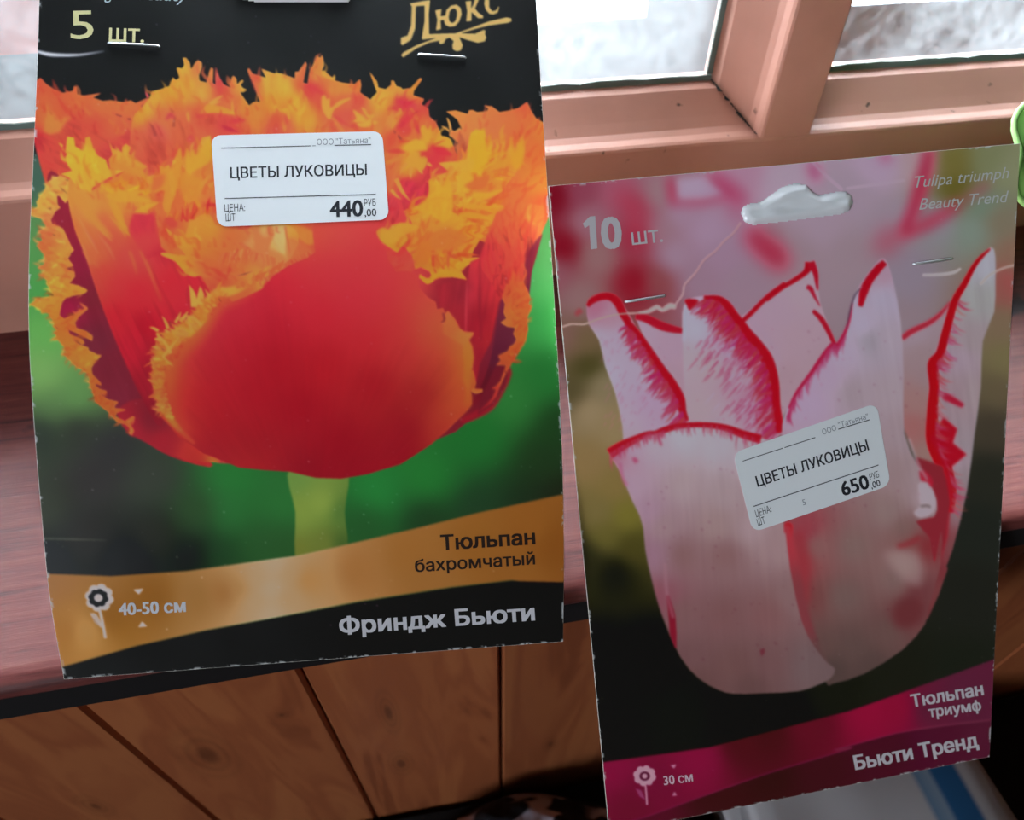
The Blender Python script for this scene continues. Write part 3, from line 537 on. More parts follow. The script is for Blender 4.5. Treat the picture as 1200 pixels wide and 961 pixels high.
def paint_card1_c(c):
    L2 = zm(90, 420); L3 = zm(170, 300); M4 = zm(320, 250); R5 = zm(440, 300); R6 = zm(500, 390)
    # --- J: big front petal
    pet = L2((610, 0), (630, 60), (640, 180), (665, 280), (660, 350), (690, 480), (770, 560), (840, 650), (920, 700), (1050, 790), (1200, 845)) + [(280, 548), (310, 551), (340, 553), (370, 560), (400, 561), (430, 556), (470, 544), (505, 521), (524, 505)] + \
        R6((220, 760), (330, 650), (375, 590), (370, 500), (360, 470), (400, 500), (460, 490), (465, 465), (400, 460), (410, 415), (385, 310), (370, 320), (385, 200), (370, 110), (345, 55), (395, 5)) + \
        R5((770, 700), (815, 635), (740, 630), (695, 600), (660, 530), (600, 455), (580, 480), (560, 430), (510, 440), (500, 380), (430, 340), (360, 260), (340, 160), (280, 125), (210, 125), (170, 130), (130, 70), (100, 20)) + \
        M4((950, 380), (930, 290), (860, 200), (820, 150), (880, 80), (600, 60), (330, 70), (330, 190), (350, 320), (280, 370), (180, 410), (100, 450), (0, 520)) + \
        L3((970, 270), (850, 330), (720, 380), (660, 290), (600, 285), (530, 320), (500, 280), (455, 250), (435, 270), (435, 370), (425, 390), (370, 300), (370, 235), (340, 270), (340, 370), (370, 440), (400, 460), (350, 530), (365, 450), (340, 460), (280, 540), (240, 530), (300, 460), (285, 455), (240, 520), (200, 530), (220, 580), (180, 560), (150, 495), (135, 500), (180, 600), (130, 610), (40, 580), (45, 600), (100, 630), (130, 670), (80, 680), (75, 700), (130, 730), (90, 760), (50, 745), (60, 780), (100, 810), (100, 860), (60, 850), (50, 880), (60, 953))
    body = [(200, 440, (188, 74, 46)), (200, 470, (184, 60, 44)), (215, 420, (172, 48, 50)), (240, 400, (170, 42, 52)), (260, 380, (174, 40, 54)), (280, 370, (182, 44, 58)), (300, 350, (178, 36, 52)), (330, 330, (186, 36, 52)), (350, 310, (196, 48, 60)), (380, 310, (200, 52, 62)), (400, 275, (222, 80, 74)), (380, 270, (222, 84, 70)), (360, 280, (220, 84, 66)), (420, 270, (216, 70, 70)), (345, 275, (228, 110, 66)), (430, 300, (206, 56, 64)), (450, 300, (208, 60, 66)), (445, 330, (204, 58, 66)), (400, 320, (196, 48, 60)), (420, 350, (190, 44, 58)), (450, 350, (194, 46, 58)), (350, 350, (186, 38, 52)), (380, 370, (182, 34, 48)), (320, 380, (164, 26, 42)), (280, 400, (164, 26, 40)), (250, 430, (158, 28, 40)), (320, 420, (152, 20, 32)), (260, 460, (158, 24, 36)), (300, 460, (150, 22, 34)), (230, 470, (162, 28, 38)), (380, 420, (160, 24, 34)), (430, 400, (176, 34, 44)), (470, 380, (184, 40, 50)), (480, 340, (192, 58, 58)), (500, 350, (186, 72, 58)), (490, 370, (182, 62, 54)), (505, 375, (188, 84, 56)), (500, 395, (184, 76, 52)), (520, 385, (192, 100, 58)), (515, 405, (170, 50, 46)), (480, 410, (164, 34, 44)), (520, 430, (146, 26, 36)), (540, 400, (196, 120, 56)), (545, 420, (184, 110, 44)), (540, 440, (176, 84, 44)), (550, 430, (188, 112, 44)), (545, 460, (170, 70, 40)), (535, 480, (170, 72, 42)), (520, 500, (160, 50, 40)), (500, 460, (132, 22, 32)), (440, 450, (144, 22, 32)), (350, 480, (142, 20, 32)), (250, 500, (146, 22, 32)), (220, 500, (160, 40, 36)), (300, 520, (136, 20, 30)), (400, 520, (134, 18, 30)), (480, 500, (128, 18, 30)), (360, 550, (126, 18, 30)), (420, 550, (130, 20, 32)), (470, 530, (132, 20, 32)), (290, 540, (150, 30, 34)), (250, 525, (140, 24, 34))]
    m, sl = c.mask(pet)
    col = blur(c.grad(body, sl, 3.4, 500.0), 5 * c.S)
    X = c.X[sl]; Y = c.Y[sl]
    th = np.arctan2(X - 365, 640 - Y); rr_ = np.hypot(X - 365, Y - 640)
    n = vnoise(th * 45, rr_ / 50, 201) + .6 * vnoise(th * 110, rr_ / 30, 202) - .8
    col = col * (1 + .025 * n[..., None] * np.array([.8, 1.6, 1.4]))
    c.put(m, sl, col)
    # fringe on the left rim
    fr = L3((470, 180)) if False else None
    rim = [(228, 345), (236, 360), (250, 345), (262, 345), (258, 358), (240, 370), (225, 390), (205, 400), (195, 415), (185, 425), (182, 440), (188, 462), (195, 480), (205, 500), (222, 518)]
    rimc = [(300, 330, (224, 116, 62)), (270, 342, (218, 164, 66)), (250, 345, (222, 172, 70)), (236, 360, (218, 170, 62)), (225, 380, (210, 156, 56)), (205, 395, (208, 154, 56)), (190, 410, (206, 150, 56)), (184, 435, (210, 142, 60)), (190, 462, (214, 150, 60)), (198, 485, (202, 124, 52)), (222, 515, (180, 70, 46))]
    c.line([(300, 334), (275, 346), (255, 352), (243, 366), (234, 380), (220, 396), (206, 412), (198, 430), (196, 450), (199, 470), (206, 490), (222, 508)], [4, 8, 10, 12, 13, 14, 13, 11, 9, 7, 5, 2], [(240, 370, (200, 110, 52)), (200, 430, (196, 98, 50)), (300, 335, (210, 90, 60)), (205, 490, (180, 70, 44))], soft=5, a=.75)
    c.line([(300, 331), (275, 340), (255, 345), (243, 358), (234, 372), (218, 388), (200, 400), (190, 415), (185, 432), (188, 460), (196, 485), (210, 503), (228, 520)], [2, 5, 6, 7, 8, 9, 9, 7, 5.5, 5, 4.5, 3, 1], rimc, soft=1.2)
    c.fringe([(262, 345), (243, 362), (222, 385), (200, 400), (190, 420), (188, 440), (192, 465), (202, 492)], (-2.0, -2.2, -2.4, -2.8, 3.3, 3.6, 3.7), 13, 2.2, [(222, 172, 74), (212, 156, 58), (206, 140, 52), (216, 160, 70)], 46, 204, spread=.35, shade=.12)
    c.fringe([(330, 312), (300, 328), (275, 338)], (-1.0, -1.4), 8, 2.2, [(224, 130, 66), (222, 160, 70), (218, 110, 62)], 16, 205, shade=.1)
    for b, t_, w_ in [((410, 420), (365, 238), 4), ((450, 400), (455, 250), 4.5), ((560, 340), (620, 290), 4), ((360, 530), (430, 480), 2), ((290, 540), (355, 455), 2), ((250, 550), (297, 460), 1.6), ((190, 600), (142, 498), 1.8), ((110, 620), (38, 588), 1.8), ((140, 690), (75, 690), 2.4), ((130, 770), (55, 752), 2.4), ((80, 930), (50, 860), 2.2), ((130, 900), (105, 850), 1.6), ((100, 640), (130, 690), 1.5), ((200, 640), (160, 610), 2)]:
        c.spike(L3(b)[0], L3(t_)[0], w_, (222, 172, 74), .05)
    for p in [((130, 760), (160, 775), (200, 800)), ((110, 870), (130, 900), (170, 920)), ((200, 540), (210, 570), (220, 580)), ((330, 530), (350, 500), (370, 470)), ((120, 630), (135, 655), (155, 660))]:
        c.line(L3(*p), 1.2, (120, 40, 40), soft=.4, a=.8, taper=(.6, .3))
    for p in [((660, 270), (690, 285), (715, 300)), ((660, 10), (700, 40), (740, 60))]:
        c.line(L2(*p), 1.2, (130, 40, 40), soft=.4, a=.8, taper=(1, .2))
    c.fringe([(190, 430), (192, 460), (200, 485)], (-2.5, -2.2), 8, 1.4, [(220, 160, 70), (210, 130, 56)], 12, 203)
    tex_spikes(c, [(262, 338), (244, 352), (226, 376), (200, 392), (184, 412), (182, 440), (188, 480), (200, 492), (196, 440), (212, 412), (240, 380), (266, 356)], 260, 10, 1.5, (300, 440), 312, .5, .14)
    c.fringe([(240, 372), (218, 392), (198, 408), (190, 430)], (-2.3, -2.6, -2.9, 3.3), 17, 2.0, [(226, 178, 78), (206, 146, 54)], 16, 206, spread=.3, shade=.2)
    for b_, t_, w_ in [((535, 314), (562, 302), 3), ((515, 318), (547, 328), 3), ((505, 326), (530, 318), 2.4), ((500, 330), (492, 322), 2.2)]:
        c.spike(b_, t_, w_, (238, 172, 52), -.08)
    c.line([(492, 322), (500, 331), (508, 326), (505, 318)], 2.0, (236, 168, 50), soft=.2, taper=(.6, .6))
    tex_spikes(c, [(568, 310), (590, 255), (634, 258), (622, 300), (610, 345), (585, 350)], 130, 24, 1.7, (600, 520), 313, .15, .11)
    tex_spikes(c, [(592, 345), (618, 345), (618, 380), (600, 430), (585, 440), (605, 395)], 80, 10, 1.6, (560, 420), 314, .5, .13)
    # orange smear at top right rim of the front petal
    c.fill(R5((580, 470), (600, 455), (660, 530), (695, 600), (740, 632), (815, 635), (770, 700), (800, 760), (810, 850), (790, 940), (740, 953), (720, 830), (720, 740), (640, 690), (560, 640), (560, 560)), [(525, 370, (196, 112, 58)), (540, 390, (202, 128, 60)), (552, 395, (206, 134, 66)), (548, 420, (188, 112, 44)), (545, 430, (184, 104, 42)), (530, 388, (190, 92, 54))], soft=1.2, a=.85)
    c.line(R5((540, 550), (570, 530), (560, 470)), 1.4, (130, 36, 44), soft=.6, taper=(.3, .8))
    c.line(R6((375, 470), (410, 490), (460, 478)), 2.0, (196, 112, 56), soft=.2, taper=(1, .5))
    c.fill(R6((345, 55), (370, 110), (385, 200), (370, 320), (360, 470), (375, 540), (370, 600), (330, 650), (260, 720), (290, 640), (310, 560), (330, 470), (300, 380), (330, 250), (310, 120)), [(548, 410, (196, 120, 50)), (552, 425, (184, 110, 44)), (545, 450, (190, 112, 46)), (548, 470, (184, 92, 44)), (540, 485, (160, 50, 40))], soft=1.4, a=.8)
    # golden swoosh and black footer
    gold = [(50, 672), (130, 675), (220, 669), (350, 651), (480, 621), (560, 601), (680, 575), (680, 695), (600, 680), (530, 688), (420, 705), (320, 724), (240, 739), (160, 757), (72, 782), (50, 790)]
    c.fill(gold, [(60, 680, (140, 94, 46)), (75, 740, (146, 98, 42)), (100, 740, (166, 122, 66)), (130, 720, (124, 80, 24)), (180, 700, (122, 78, 24)), (230, 700, (136, 96, 48)), (262, 695, (140, 96, 50)), (280, 690, (152, 112, 66)), (300, 705, (180, 150, 112)), (302, 680, (180, 150, 112)), (318, 720, (196, 172, 140)), (318, 690, (204, 180, 148)), (322, 660, (196, 172, 140)), (338, 700, (176, 144, 104)), (340, 672, (176, 144, 104)), (360, 680, (160, 116, 66)), (420, 670, (146, 100, 54)), (480, 650, (138, 92, 44)), (560, 640, (130, 84, 36)), (620, 620, (128, 80, 34)), (650, 640, (116, 70, 28)), (600, 670, (128, 82, 36)), (500, 680, (136, 92, 46))], soft=.3)
    c.fill([(40, 790), (72, 783), (160, 758), (240, 740), (320, 725), (420, 706), (530, 689), (600, 681), (690, 683), (690, 830), (40, 840)], (15, 10, 15), soft=.4)
    # --- logo
    G = zm(440, 0, 6.0); gc = (212, 180, 108)
    c.fill(G((240, 25), (330, 8), (385, 0), (375, 100), (378, 240), (560, 235), (650, 205), (800, 150), (920, 122), (955, 128), (958, 150), (930, 162), (800, 180), (700, 205), (600, 235), (700, 238), (760, 210), (775, 215), (770, 240), (780, 262), (770, 290), (720, 302), (640, 280), (590, 262), (615, 320), (600, 355), (570, 362), (545, 350), (540, 320), (550, 290), (520, 265), (495, 275), (480, 305), (455, 312), (445, 295), (455, 285), (380, 300), (290, 340), (195, 405), (180, 390), (195, 370), (290, 318), (430, 265), (330, 280), (325, 270), (345, 150), (345, 40), (285, 45), (280, 200), (250, 280), (190, 320), (178, 310), (180, 265), (225, 250), (250, 180), (255, 45)), gc, soft=.15)
    c.fill(G((420, 75), (465, 62), (458, 115), (490, 110), (500, 70), (530, 40), (570, 32), (600, 55), (607, 100), (590, 150), (560, 185), (520, 190), (490, 175), (480, 140), (458, 145), (462, 205), (425, 215), (435, 140)), gc, soft=.15)
    c.fill(G((560, 62), (572, 80), (572, 115), (560, 150), (540, 162), (520, 150), (515, 120), (522, 80), (540, 62)), (15, 17, 21), soft=.15)
    c.fill(G((632, 10), (675, 5), (672, 60), (690, 30), (700, -20), (740, -30), (700, 60), (725, 90), (760, 112), (755, 130), (720, 128), (690, 100), (676, 85), (675, 148), (637, 152), (645, 80)), gc, soft=.15)
    c.fill(G((770, -30), (765, 30), (775, 70), (800, 98), (830, 102), (860, 88), (872, 45), (865, 45), (845, 75), (820, 78), (800, 50), (800, -30)), gc, soft=.15)
    # creases, scuffs and dust
    c.line(zm(30, 50)((90, 72), (200, 98), (350, 105), (480, 98), (650, 70)), [1.6, 2.2, 1.6, 1.1, .3], (214, 222, 236), soft=.5)
    c.line([(46, 631), (85, 632), (125, 633)], [.8, .9, .2], (84, 88, 76), soft=.7, a=.8)
    rng = np.random.RandomState(5)
    for k in range(260):
        x = 45 + 600 * rng.rand(); y = 10 + 730 * rng.rand(); r = .35 + .4 * rng.rand()
        c.line([(x - r, y), (x, y + r * .5 * rng.randn()), (x + r, y)], r, (190, 192, 200), a=.15 + .45 * rng.rand() ** 2, sm=0, soft=.2)
    for x, y in [(145, 757), (140, 755), (210, 752), (238, 747), (250, 746), (260, 746), (430, 747), (165, 755)]:
        pass
    # flower pictogram
    F = zm(0, 480, 1200 / 340.)
    for k in range(8):
        a_ = k * math.pi / 4 + .2
        x, y = 411 + 38 * math.cos(a_), 778 + 38 * math.sin(a_)
        c.fill(F(*[(x + 22 * math.cos(t), y + 20 * math.sin(t)) for t in np.linspace(0, 6.283, 14)[:-1]]), (206, 198, 198), soft=.1)
    for k in range(8):
        a_ = k * math.pi / 4 + .2
        x, y = 407 + 27 * math.cos(a_), 779 + 24 * math.sin(a_)
        c.fill(F(*[(x + 16 * math.cos(t), y + 15 * math.sin(t)) for t in np.linspace(0, 6.283, 14)[:-1]]), (16, 14, 20), soft=.1)
    c.fill(F(*[(407 + 17 * math.cos(t), 779 + 16 * math.sin(t)) for t in np.linspace(0, 6.283, 14)[:-1]]), (206, 198, 198), soft=.1)
    c.line(F((410, 820), (424, 880), (436, 945)), 1.5, (206, 198, 198), sm=3)
    c.fill(F((372, 840), (400, 845), (425, 905), (415, 900), (390, 880)), (150, 128, 112), soft=.2)
    for p in [((376, 846), (400, 870), (420, 900)), ((385, 842), (405, 862), (420, 890))]:
        c.line(F(*p), .6, (206, 198, 198), sm=3)
    c.fill(F((553, 745), (593, 741), (574, 764)), (206, 198, 198), soft=.1)
    c.fill(F((572, 900), (608, 896), (588, 877)), (206, 198, 198), soft=.1)
    return c
def paint_card2(S):
    c = Canvas(630, 150, 1215, 985, S)
    full = (slice(0, c.h), slice(0, c.w))
    P3 = zm(640, 160, 1121 / 280.); P4 = zm(900, 160, 1109 / 300.); P5 = zm(640, 380, 1035 / 280.); P6 = zm(900, 400, 1109 / 300.); P7 = zm(680, 600, 852 / 320.); P8 = zm(900, 600, 799 / 300.)
    bg = [(650, 230, (120, 20, 36)), (660, 290, (128, 20, 36)), (650, 320, (140, 84, 96)), (680, 225, (140, 66, 86)), (690, 260, (150, 104, 118)), (700, 300, (144, 106, 108)), (680, 350, (140, 106, 108)), (725, 225, (158, 88, 110)), (750, 240, (150, 74, 94)), (745, 280, (152, 50, 70)), (745, 330, (140, 26, 42)), (770, 330, (136, 70, 76)), (765, 230, (150, 122, 130)), (775, 270, (152, 116, 130)), (790, 300, (156, 128, 150)), (800, 250, (158, 128, 152)),
          (830, 270, (162, 134, 160)), (850, 300, (154, 124, 148)), (820, 330, (150, 120, 140)), (870, 330, (150, 124, 142)), (930, 300, (150, 128, 140)), (960, 260, (158, 138, 156)), (1000, 300, (150, 130, 142)), (1040, 260, (152, 136, 152)), (1000, 230, (158, 140, 158)), (1060, 320, (140, 128, 144)), (1050, 380, (142, 124, 134)), (920, 210, (170, 150, 170)), (870, 200, (172, 130, 156)), (1030, 195, (172, 150, 176)), (1080, 190, (176, 150, 160)),
          (1115, 190, (112, 106, 56)), (1120, 220, (98, 92, 40)), (1160, 190, (120, 126, 92)), (1180, 200, (130, 136, 106)), (1150, 240, (112, 132, 116)), (1170, 260, (124, 116, 98)), (1185, 300, (136, 106, 90)), (1180, 340, (146, 88, 82)), (1175, 380, (122, 104, 84)), (1140, 270, (124, 140, 130)), (1100, 260, (138, 136, 146)), (1180, 420, (116, 108, 76)), (1170, 460, (96, 86, 66)), (1165, 500, (66, 60, 50)), (1160, 560, (40, 42, 36)), (1150, 620, (34, 38, 34)), (1140, 700, (32, 34, 30)), (1130, 790, (28, 32, 26)),
          (665, 395, (124, 92, 84)), (685, 400, (110, 92, 66)), (690, 430, (70, 66, 34)), (672, 460, (82, 74, 48)), (705, 450, (130, 118, 90)), (690, 480, (146, 128, 98)), (720, 500, (140, 122, 88)), (690, 540, (132, 110, 72)), (720, 570, (124, 106, 62)), (700, 600, (112, 100, 60)), (735, 605, (112, 106, 46)), (710, 630, (96, 90, 44)), (740, 640, (70, 66, 30)), (690, 655, (40, 40, 24)), (720, 670, (22, 24, 16)), (700, 760, (16, 18, 13)), (760, 760, (15, 17, 12)), (720, 860, (18, 20, 15)), (800, 850, (20, 22, 16)), (900, 830, (12, 13, 9)), (980, 800, (24, 26, 20)), (1050, 790, (28, 30, 24)), (880, 860, (12, 12, 9))]
    bg = [(x, y, tuple(k * .9 for k in co)) for x, y, co in bg]
    c.im[:] = c.grad(bg, full, 4.0, 160.0)
    c.im[:] = blur(c.im, 4 * S)
    # blurred tulips behind
    for p, w_, co, sf in [(P3((580, 190), (590, 250), (595, 320)), 5, (160, 44, 76), 2.5), (P3((595, 310), (720, 305), (830, 290)), 4, (160, 60, 90), 3), (P3((770, 180), (850, 250), (930, 310)), 8, (166, 44, 84), 4), (P3((860, 370), (900, 330), (900, 390)), 5, (150, 70, 100), 5), (P3((950, 440), (1020, 510), (1080, 560), (1115, 620)), 12, (184, 28, 60), 5), (P3((1040, 420), (1060, 440), (1080, 420)), 6, (116, 70, 74), 5),
                          (P4((700, 50), (680, 150), (640, 290), (590, 410)), 8, (166, 34, 66), 2.5), (P4((560, 430), (640, 400), (740, 350), (830, 290)), 7, (164, 40, 68), 3), (P4((830, 290), (920, 230), (960, 200)), 4, (146, 70, 84), 3), (P4((560, 410), (520, 450), (480, 500)), 9, (160, 40, 62), 6), (P4((185, 110), (200, 150), (215, 190)), 5, (184, 60, 116), 3), (P4((490, 75), (510, 85), (525, 95)), 5, (184, 50, 106), 3), (P4((1010, 560), (1040, 620), (1080, 660)), 5, (150, 66, 70), 4), (P3((330, 260), (410, 330), (440, 480)), 10, (158, 44, 66), 6)]:
        c.line(p, w_ * 1.15, co, soft=sf * 1.7 + 1, a=.82, taper=(.7, .7))
    c.fill(P3((610, 200), (740, 190), (830, 270), (720, 290), (620, 290)), (160, 150, 176), soft=3, a=.6)
    LI = (158, 142, 162); LG = (150, 144, 164)
    rd = (226, 22, 46)
    # --- M1 thin petal between
    c.fill(P3((420, 850), (480, 855), (560, 890), (640, 905), (660, 960)) + P5((595, 100), (620, 430), (560, 400), (440, 100)), [(760, 385, (160, 138, 158)), (780, 400, (154, 128, 148)), (790, 450, (150, 124, 140)), (795, 480, (150, 120, 136))], soft=.6)
    c.line(P3((420, 845), (470, 855), (540, 888), (600, 905), (640, 912)), [3, 4.5, 5, 4, 3], (190, 26, 50), soft=.6)
    # --- M3 centre back petal
    c.fill(P3((900, 860), (960, 810)) + P4((0, 700), (80, 640), (150, 595), (190, 560), (215, 650), (225, 720), (290, 900)) + P6((250, 30), (120, 230), (60, 330), (40, 200), (0, 100)), [(880, 380, (156, 130, 150)), (910, 360, (156, 132, 150)), (940, 340, (158, 138, 152)), (940, 400, (152, 128, 142)), (920, 440, (150, 124, 136)), (960, 430, (150, 126, 138)), (900, 420, (154, 130, 148))], soft=.5)
    c.line(P3((905, 880), (960, 830), (1040, 750), (1121, 690)), [2.2, 2.5, 2.5, 2.5], rd, soft=.4)
    c.line(P4((-10, 708), (60, 655), (110, 625), (160, 590), (178, 560), (180, 545)), [2.4, 2.4, 2.6, 3.0, 5, 5.5], rd, soft=.4)
    c.line(P4((185, 545), (205, 590), (212, 640), (215, 665)), [4.5, 3, 1.5, .6], (196, 24, 50), soft=.4)
    c.line(P4((168, 650), (185, 660), (200, 690), (225, 735)), [2.4, 2.6, 1.6, .4], (186, 26, 54), soft=.5)
    c.line(P4((195, 755), (230, 790), (260, 840), (290, 905)), [2, 2.8, 2.6, 2], (196, 26, 50), soft=.4)
    # --- left petal
    c.fill(P3((190, 800), (205, 765), (245, 745), (300, 742), (340, 770), (380, 820)) + P5((430, 90), (480, 180), (560, 290), (610, 380), (620, 440), (480, 470), (350, 530), (330, 440), (300, 300), (255, 180), (230, 70), (185, 0)),
           [(700, 360, (160, 100, 124)), (715, 370, (168, 130, 150)), (700, 400, (166, 158, 176)), (720, 400, (164, 148, 170)), (715, 440, (166, 158, 178)), (740, 440, (164, 148, 170)), (730, 490, (156, 142, 160)), (760, 470, (158, 134, 160)), (780, 490, (154, 126, 152)), (770, 500, (160, 140, 162)), (740, 515, (150, 134, 148))], sm=2, soft=.4)
    rng = np.random.RandomState(9)
    c.line(P3((195, 795), (215, 770), (255, 752), (300, 752), (335, 780), (360, 830), (385, 870)), [2, 3.5, 4, 4, 4.5, 4.5, 4], rd, soft=.6)
    c.line(P3((140, 840), (155, 815), (165, 830)), 2.4, (150, 50, 60), soft=1, a=.7)
    edge1 = spline(P5((350, -10), (400, 50), (440, 110), (490, 190), (540, 260), (580, 330), (605, 400), (612, 440)), 10)
    c.line(edge1[::8], [4, 4, 4.5, 5.5, 6.5, 6.5, 6, 5.5], rd, soft=.5)
    for k in range(150):
        i = rng.randint(2, len(edge1) - 1); x, y = edge1[i]
        l = 9 + 17 * rng.rand() * (.6 + i / len(edge1)); a_ = 2.25 + .25 * rng.randn()
        x += -3 * rng.rand() - 1; y += 2 * rng.rand()
        c.spike((x, y), (x + math.cos(a_) * l, y + math.sin(a_) * l), 1.0 + .8 * rng.rand(), (204 - 16 * rng.rand(), 34 + 44 * rng.rand(), 66 + 50 * rng.rand()), .1 * rng.randn(), a=.75, soft=.3)
    for k in range(70):
        x = 705 + 75 * rng.rand(); y = 395 + 105 * rng.rand()
        if x > 700 + (y - 380) * .75 + 40: continue
        l = 4 + 6 * rng.rand(); c.spike((x, y), (x - l * .6, y + l), .7, (166, 90, 130), a=.35, soft=.4)
    # --- second petal
    c.fill(P3((645, 800), (672, 765), (720, 752), (800, 750), (845, 770), (870, 820), (905, 862), (945, 910)) + P5((900, 70), (960, 130), (998, 230), (1004, 340), (1024, 470), (930, 500), (700, 440), (620, 425), (600, 300), (592, 100), (590, 0)),
           [(805, 365, (170, 168, 188)), (815, 385, (166, 164, 182)), (830, 365, (170, 156, 180)), (805, 420, (160, 146, 158)), (830, 430, (158, 140, 150)), (860, 400, (166, 130, 164)), (870, 440, (160, 134, 152)), (820, 480, (154, 136, 146)), (880, 480, (160, 120, 146)), (850, 360, (170, 120, 150)), (850, 490, (156, 138, 152)), (900, 450, (176, 50, 90))], sm=2, soft=.4)
    c.line(P3((648, 820), (652, 900), (645, 960)), 1.5, (170, 170, 190), soft=1, a=.7)
    c.fill(P3((650, 770), (670, 762), (715, 768), (690, 800), (672, 815), (660, 790)), rd, soft=.5, sm=2)
    edge2 = spline(P3((740, 755), (810, 765), (850, 800), (890, 860), (925, 900)) + P5((890, 70), (945, 130), (980, 230), (990, 340), (1010, 470)), 10)
    c.line(edge2[::9], [2, 4, 5.5, 6, 6, 6.5, 7, 7, 6.5, 6, 6], (224, 20, 44), soft=.5)
    for k in range(260):
        i = rng.randint(4, len(edge2) - 1); x, y = edge2[i]
        l = 10 + 22 * rng.rand(); a_ = 2.35 + .2 * rng.randn()
        x += -4 * rng.rand() - 2; y += 3 * rng.rand()
        c.spike((x, y), (x + math.cos(a_) * l, y + math.sin(a_) * l), 1.0 + 1.0 * rng.rand(), (204 - 18 * rng.rand(), 26 + 54 * rng.rand(), 58 + 56 * rng.rand()), .1 * rng.randn(), a=.75, soft=.3)
    for k in range(140):
        t = rng.rand(); x = 838 + 50 * t + 14 * rng.randn(); y = 395 + 95 * t + 8 * rng.randn()
        l = 8 + 10 * rng.rand(); c.spike((x, y), (x - l * .75, y + l * .9), .9, (180, 60, 104) if rng.rand() < .6 else (176, 160, 184), a=.6, soft=.3)
    # --- petal behind, right of centre
    c.fill(P4((570, 870), (650, 830), (720, 790), (790, 720), (760, 860), (730, 960)) + P6((700, 300), (700, 440), (755, 560), (700, 640), (560, 320), (520, 0)), [(1070, 390, (142, 126, 138)), (1080, 420, (136, 116, 122)), (1075, 470, (138, 106, 106)), (1070, 500, (140, 92, 92)), (1085, 540, (132, 104, 100)), (1090, 440, (134, 112, 118))], soft=.8)
    c.line(P4((580, 875), (620, 845), (700, 805), (750, 765), (790, 715)), [3, 3.2, 2.8, 2.2, 1], (176, 40, 60), soft=.9)
    # --- right petal
    c.fill(P4((965, 478), (985, 520), (985, 620), (980, 760)) + P6((930, 0), (922, 200), (895, 400), (862, 650), (800, 900), (770, 980)) + P8((560, 180), (500, 330), (440, 330), (500, 60)) + P6((740, 700), (700, 440), (712, 100), (740, 0)) + P4((760, 860), (850, 650), (900, 550)),
           [(1150, 310, (150, 150, 162)), (1150, 350, (138, 138, 140)), (1140, 400, (140, 128, 134)), (1125, 420, (146, 130, 144)), (1120, 460, (140, 120, 130)), (1140, 460, (140, 126, 132)), (1135, 520, (136, 124, 132)), (1120, 540, (146, 130, 142)), (1130, 560, (132, 120, 126)), (1120, 600, (124, 104, 110)), (1110, 640, (112, 66, 70)), (1095, 690, (108, 60, 62)), (1095, 590, (150, 24, 40)), (1090, 640, (120, 30, 40)), (1085, 680, (100, 34, 40))], sm=2, soft=.4, streak=(1.45, 5, 60, .08, 60))
    edge3 = spline(P4((962, 486), (925, 520), (890, 565), (850, 640), (810, 710), (775, 830), (745, 940)) + P6((715, 100), (720, 200), (712, 300), (715, 430), (760, 540), (785, 640), (780, 740)), 10)
    c.line(edge3[::10], [.8, 2, 2.6, 3.4, 4, 4.6, 5, 6.5, 5.5, 6, 8, 9, 8, 6.5], (214, 18, 34), soft=.5)
    c.fill(P6((700, 420), (760, 330), (820, 380), (800, 440), (860, 490), (800, 540), (770, 560)), (176, 20, 40), soft=1.2)
    c.line(P6((760, 235), (800, 255), (845, 280)), [4, 4, 2.5], (166, 30, 56), soft=.8)
    c.fill(P6((760, 560), (800, 600), (790, 700), (775, 850), (740, 961), (700, 961), (720, 800), (745, 700)), (150, 24, 38), soft=2)
    for k in range(110):
        i = rng.randint(40, len(edge3) - 1); x, y = edge3[i]
        l = 8 + 14 * rng.rand(); a_ = .5 + .25 * rng.randn()
        c.spike((x + 4, y), (x + 4 + math.cos(a_) * l, y + math.sin(a_) * l), 1.2, (164, 40 + 40 * rng.rand(), 70 + 30 * rng.rand()), .1, a=.6, soft=.5)
    c.fill(P6((640, 500), (760, 540), (790, 700), (760, 900), (700, 961), (600, 800)), (120, 36, 46), soft=1)
    c.fill([(930, 600), (960, 620), (985, 770), (975, 792), (950, 775), (935, 700)], (104, 48, 54), soft=1)
    # --- M4 centre-right petal and its lower body
    body = P4((490, 530), (515, 545), (545, 640), (575, 800)) + [(1059, 440)] + P6((590, 400), (650, 540), (690, 600), (730, 690), (720, 760), (640, 780), (700, 850), (720, 961)) + P8((540, 60), (540, 160), (500, 300), (490, 350), (420, 430), (300, 505), (205, 535), (180, 530), (150, 400), (100, 250), (60, 60), (40, 0)) + P6((60, 360), (120, 230), (200, 120), (270, 10)) + P4((300, 910), (340, 830), (360, 720), (400, 640), (460, 560))
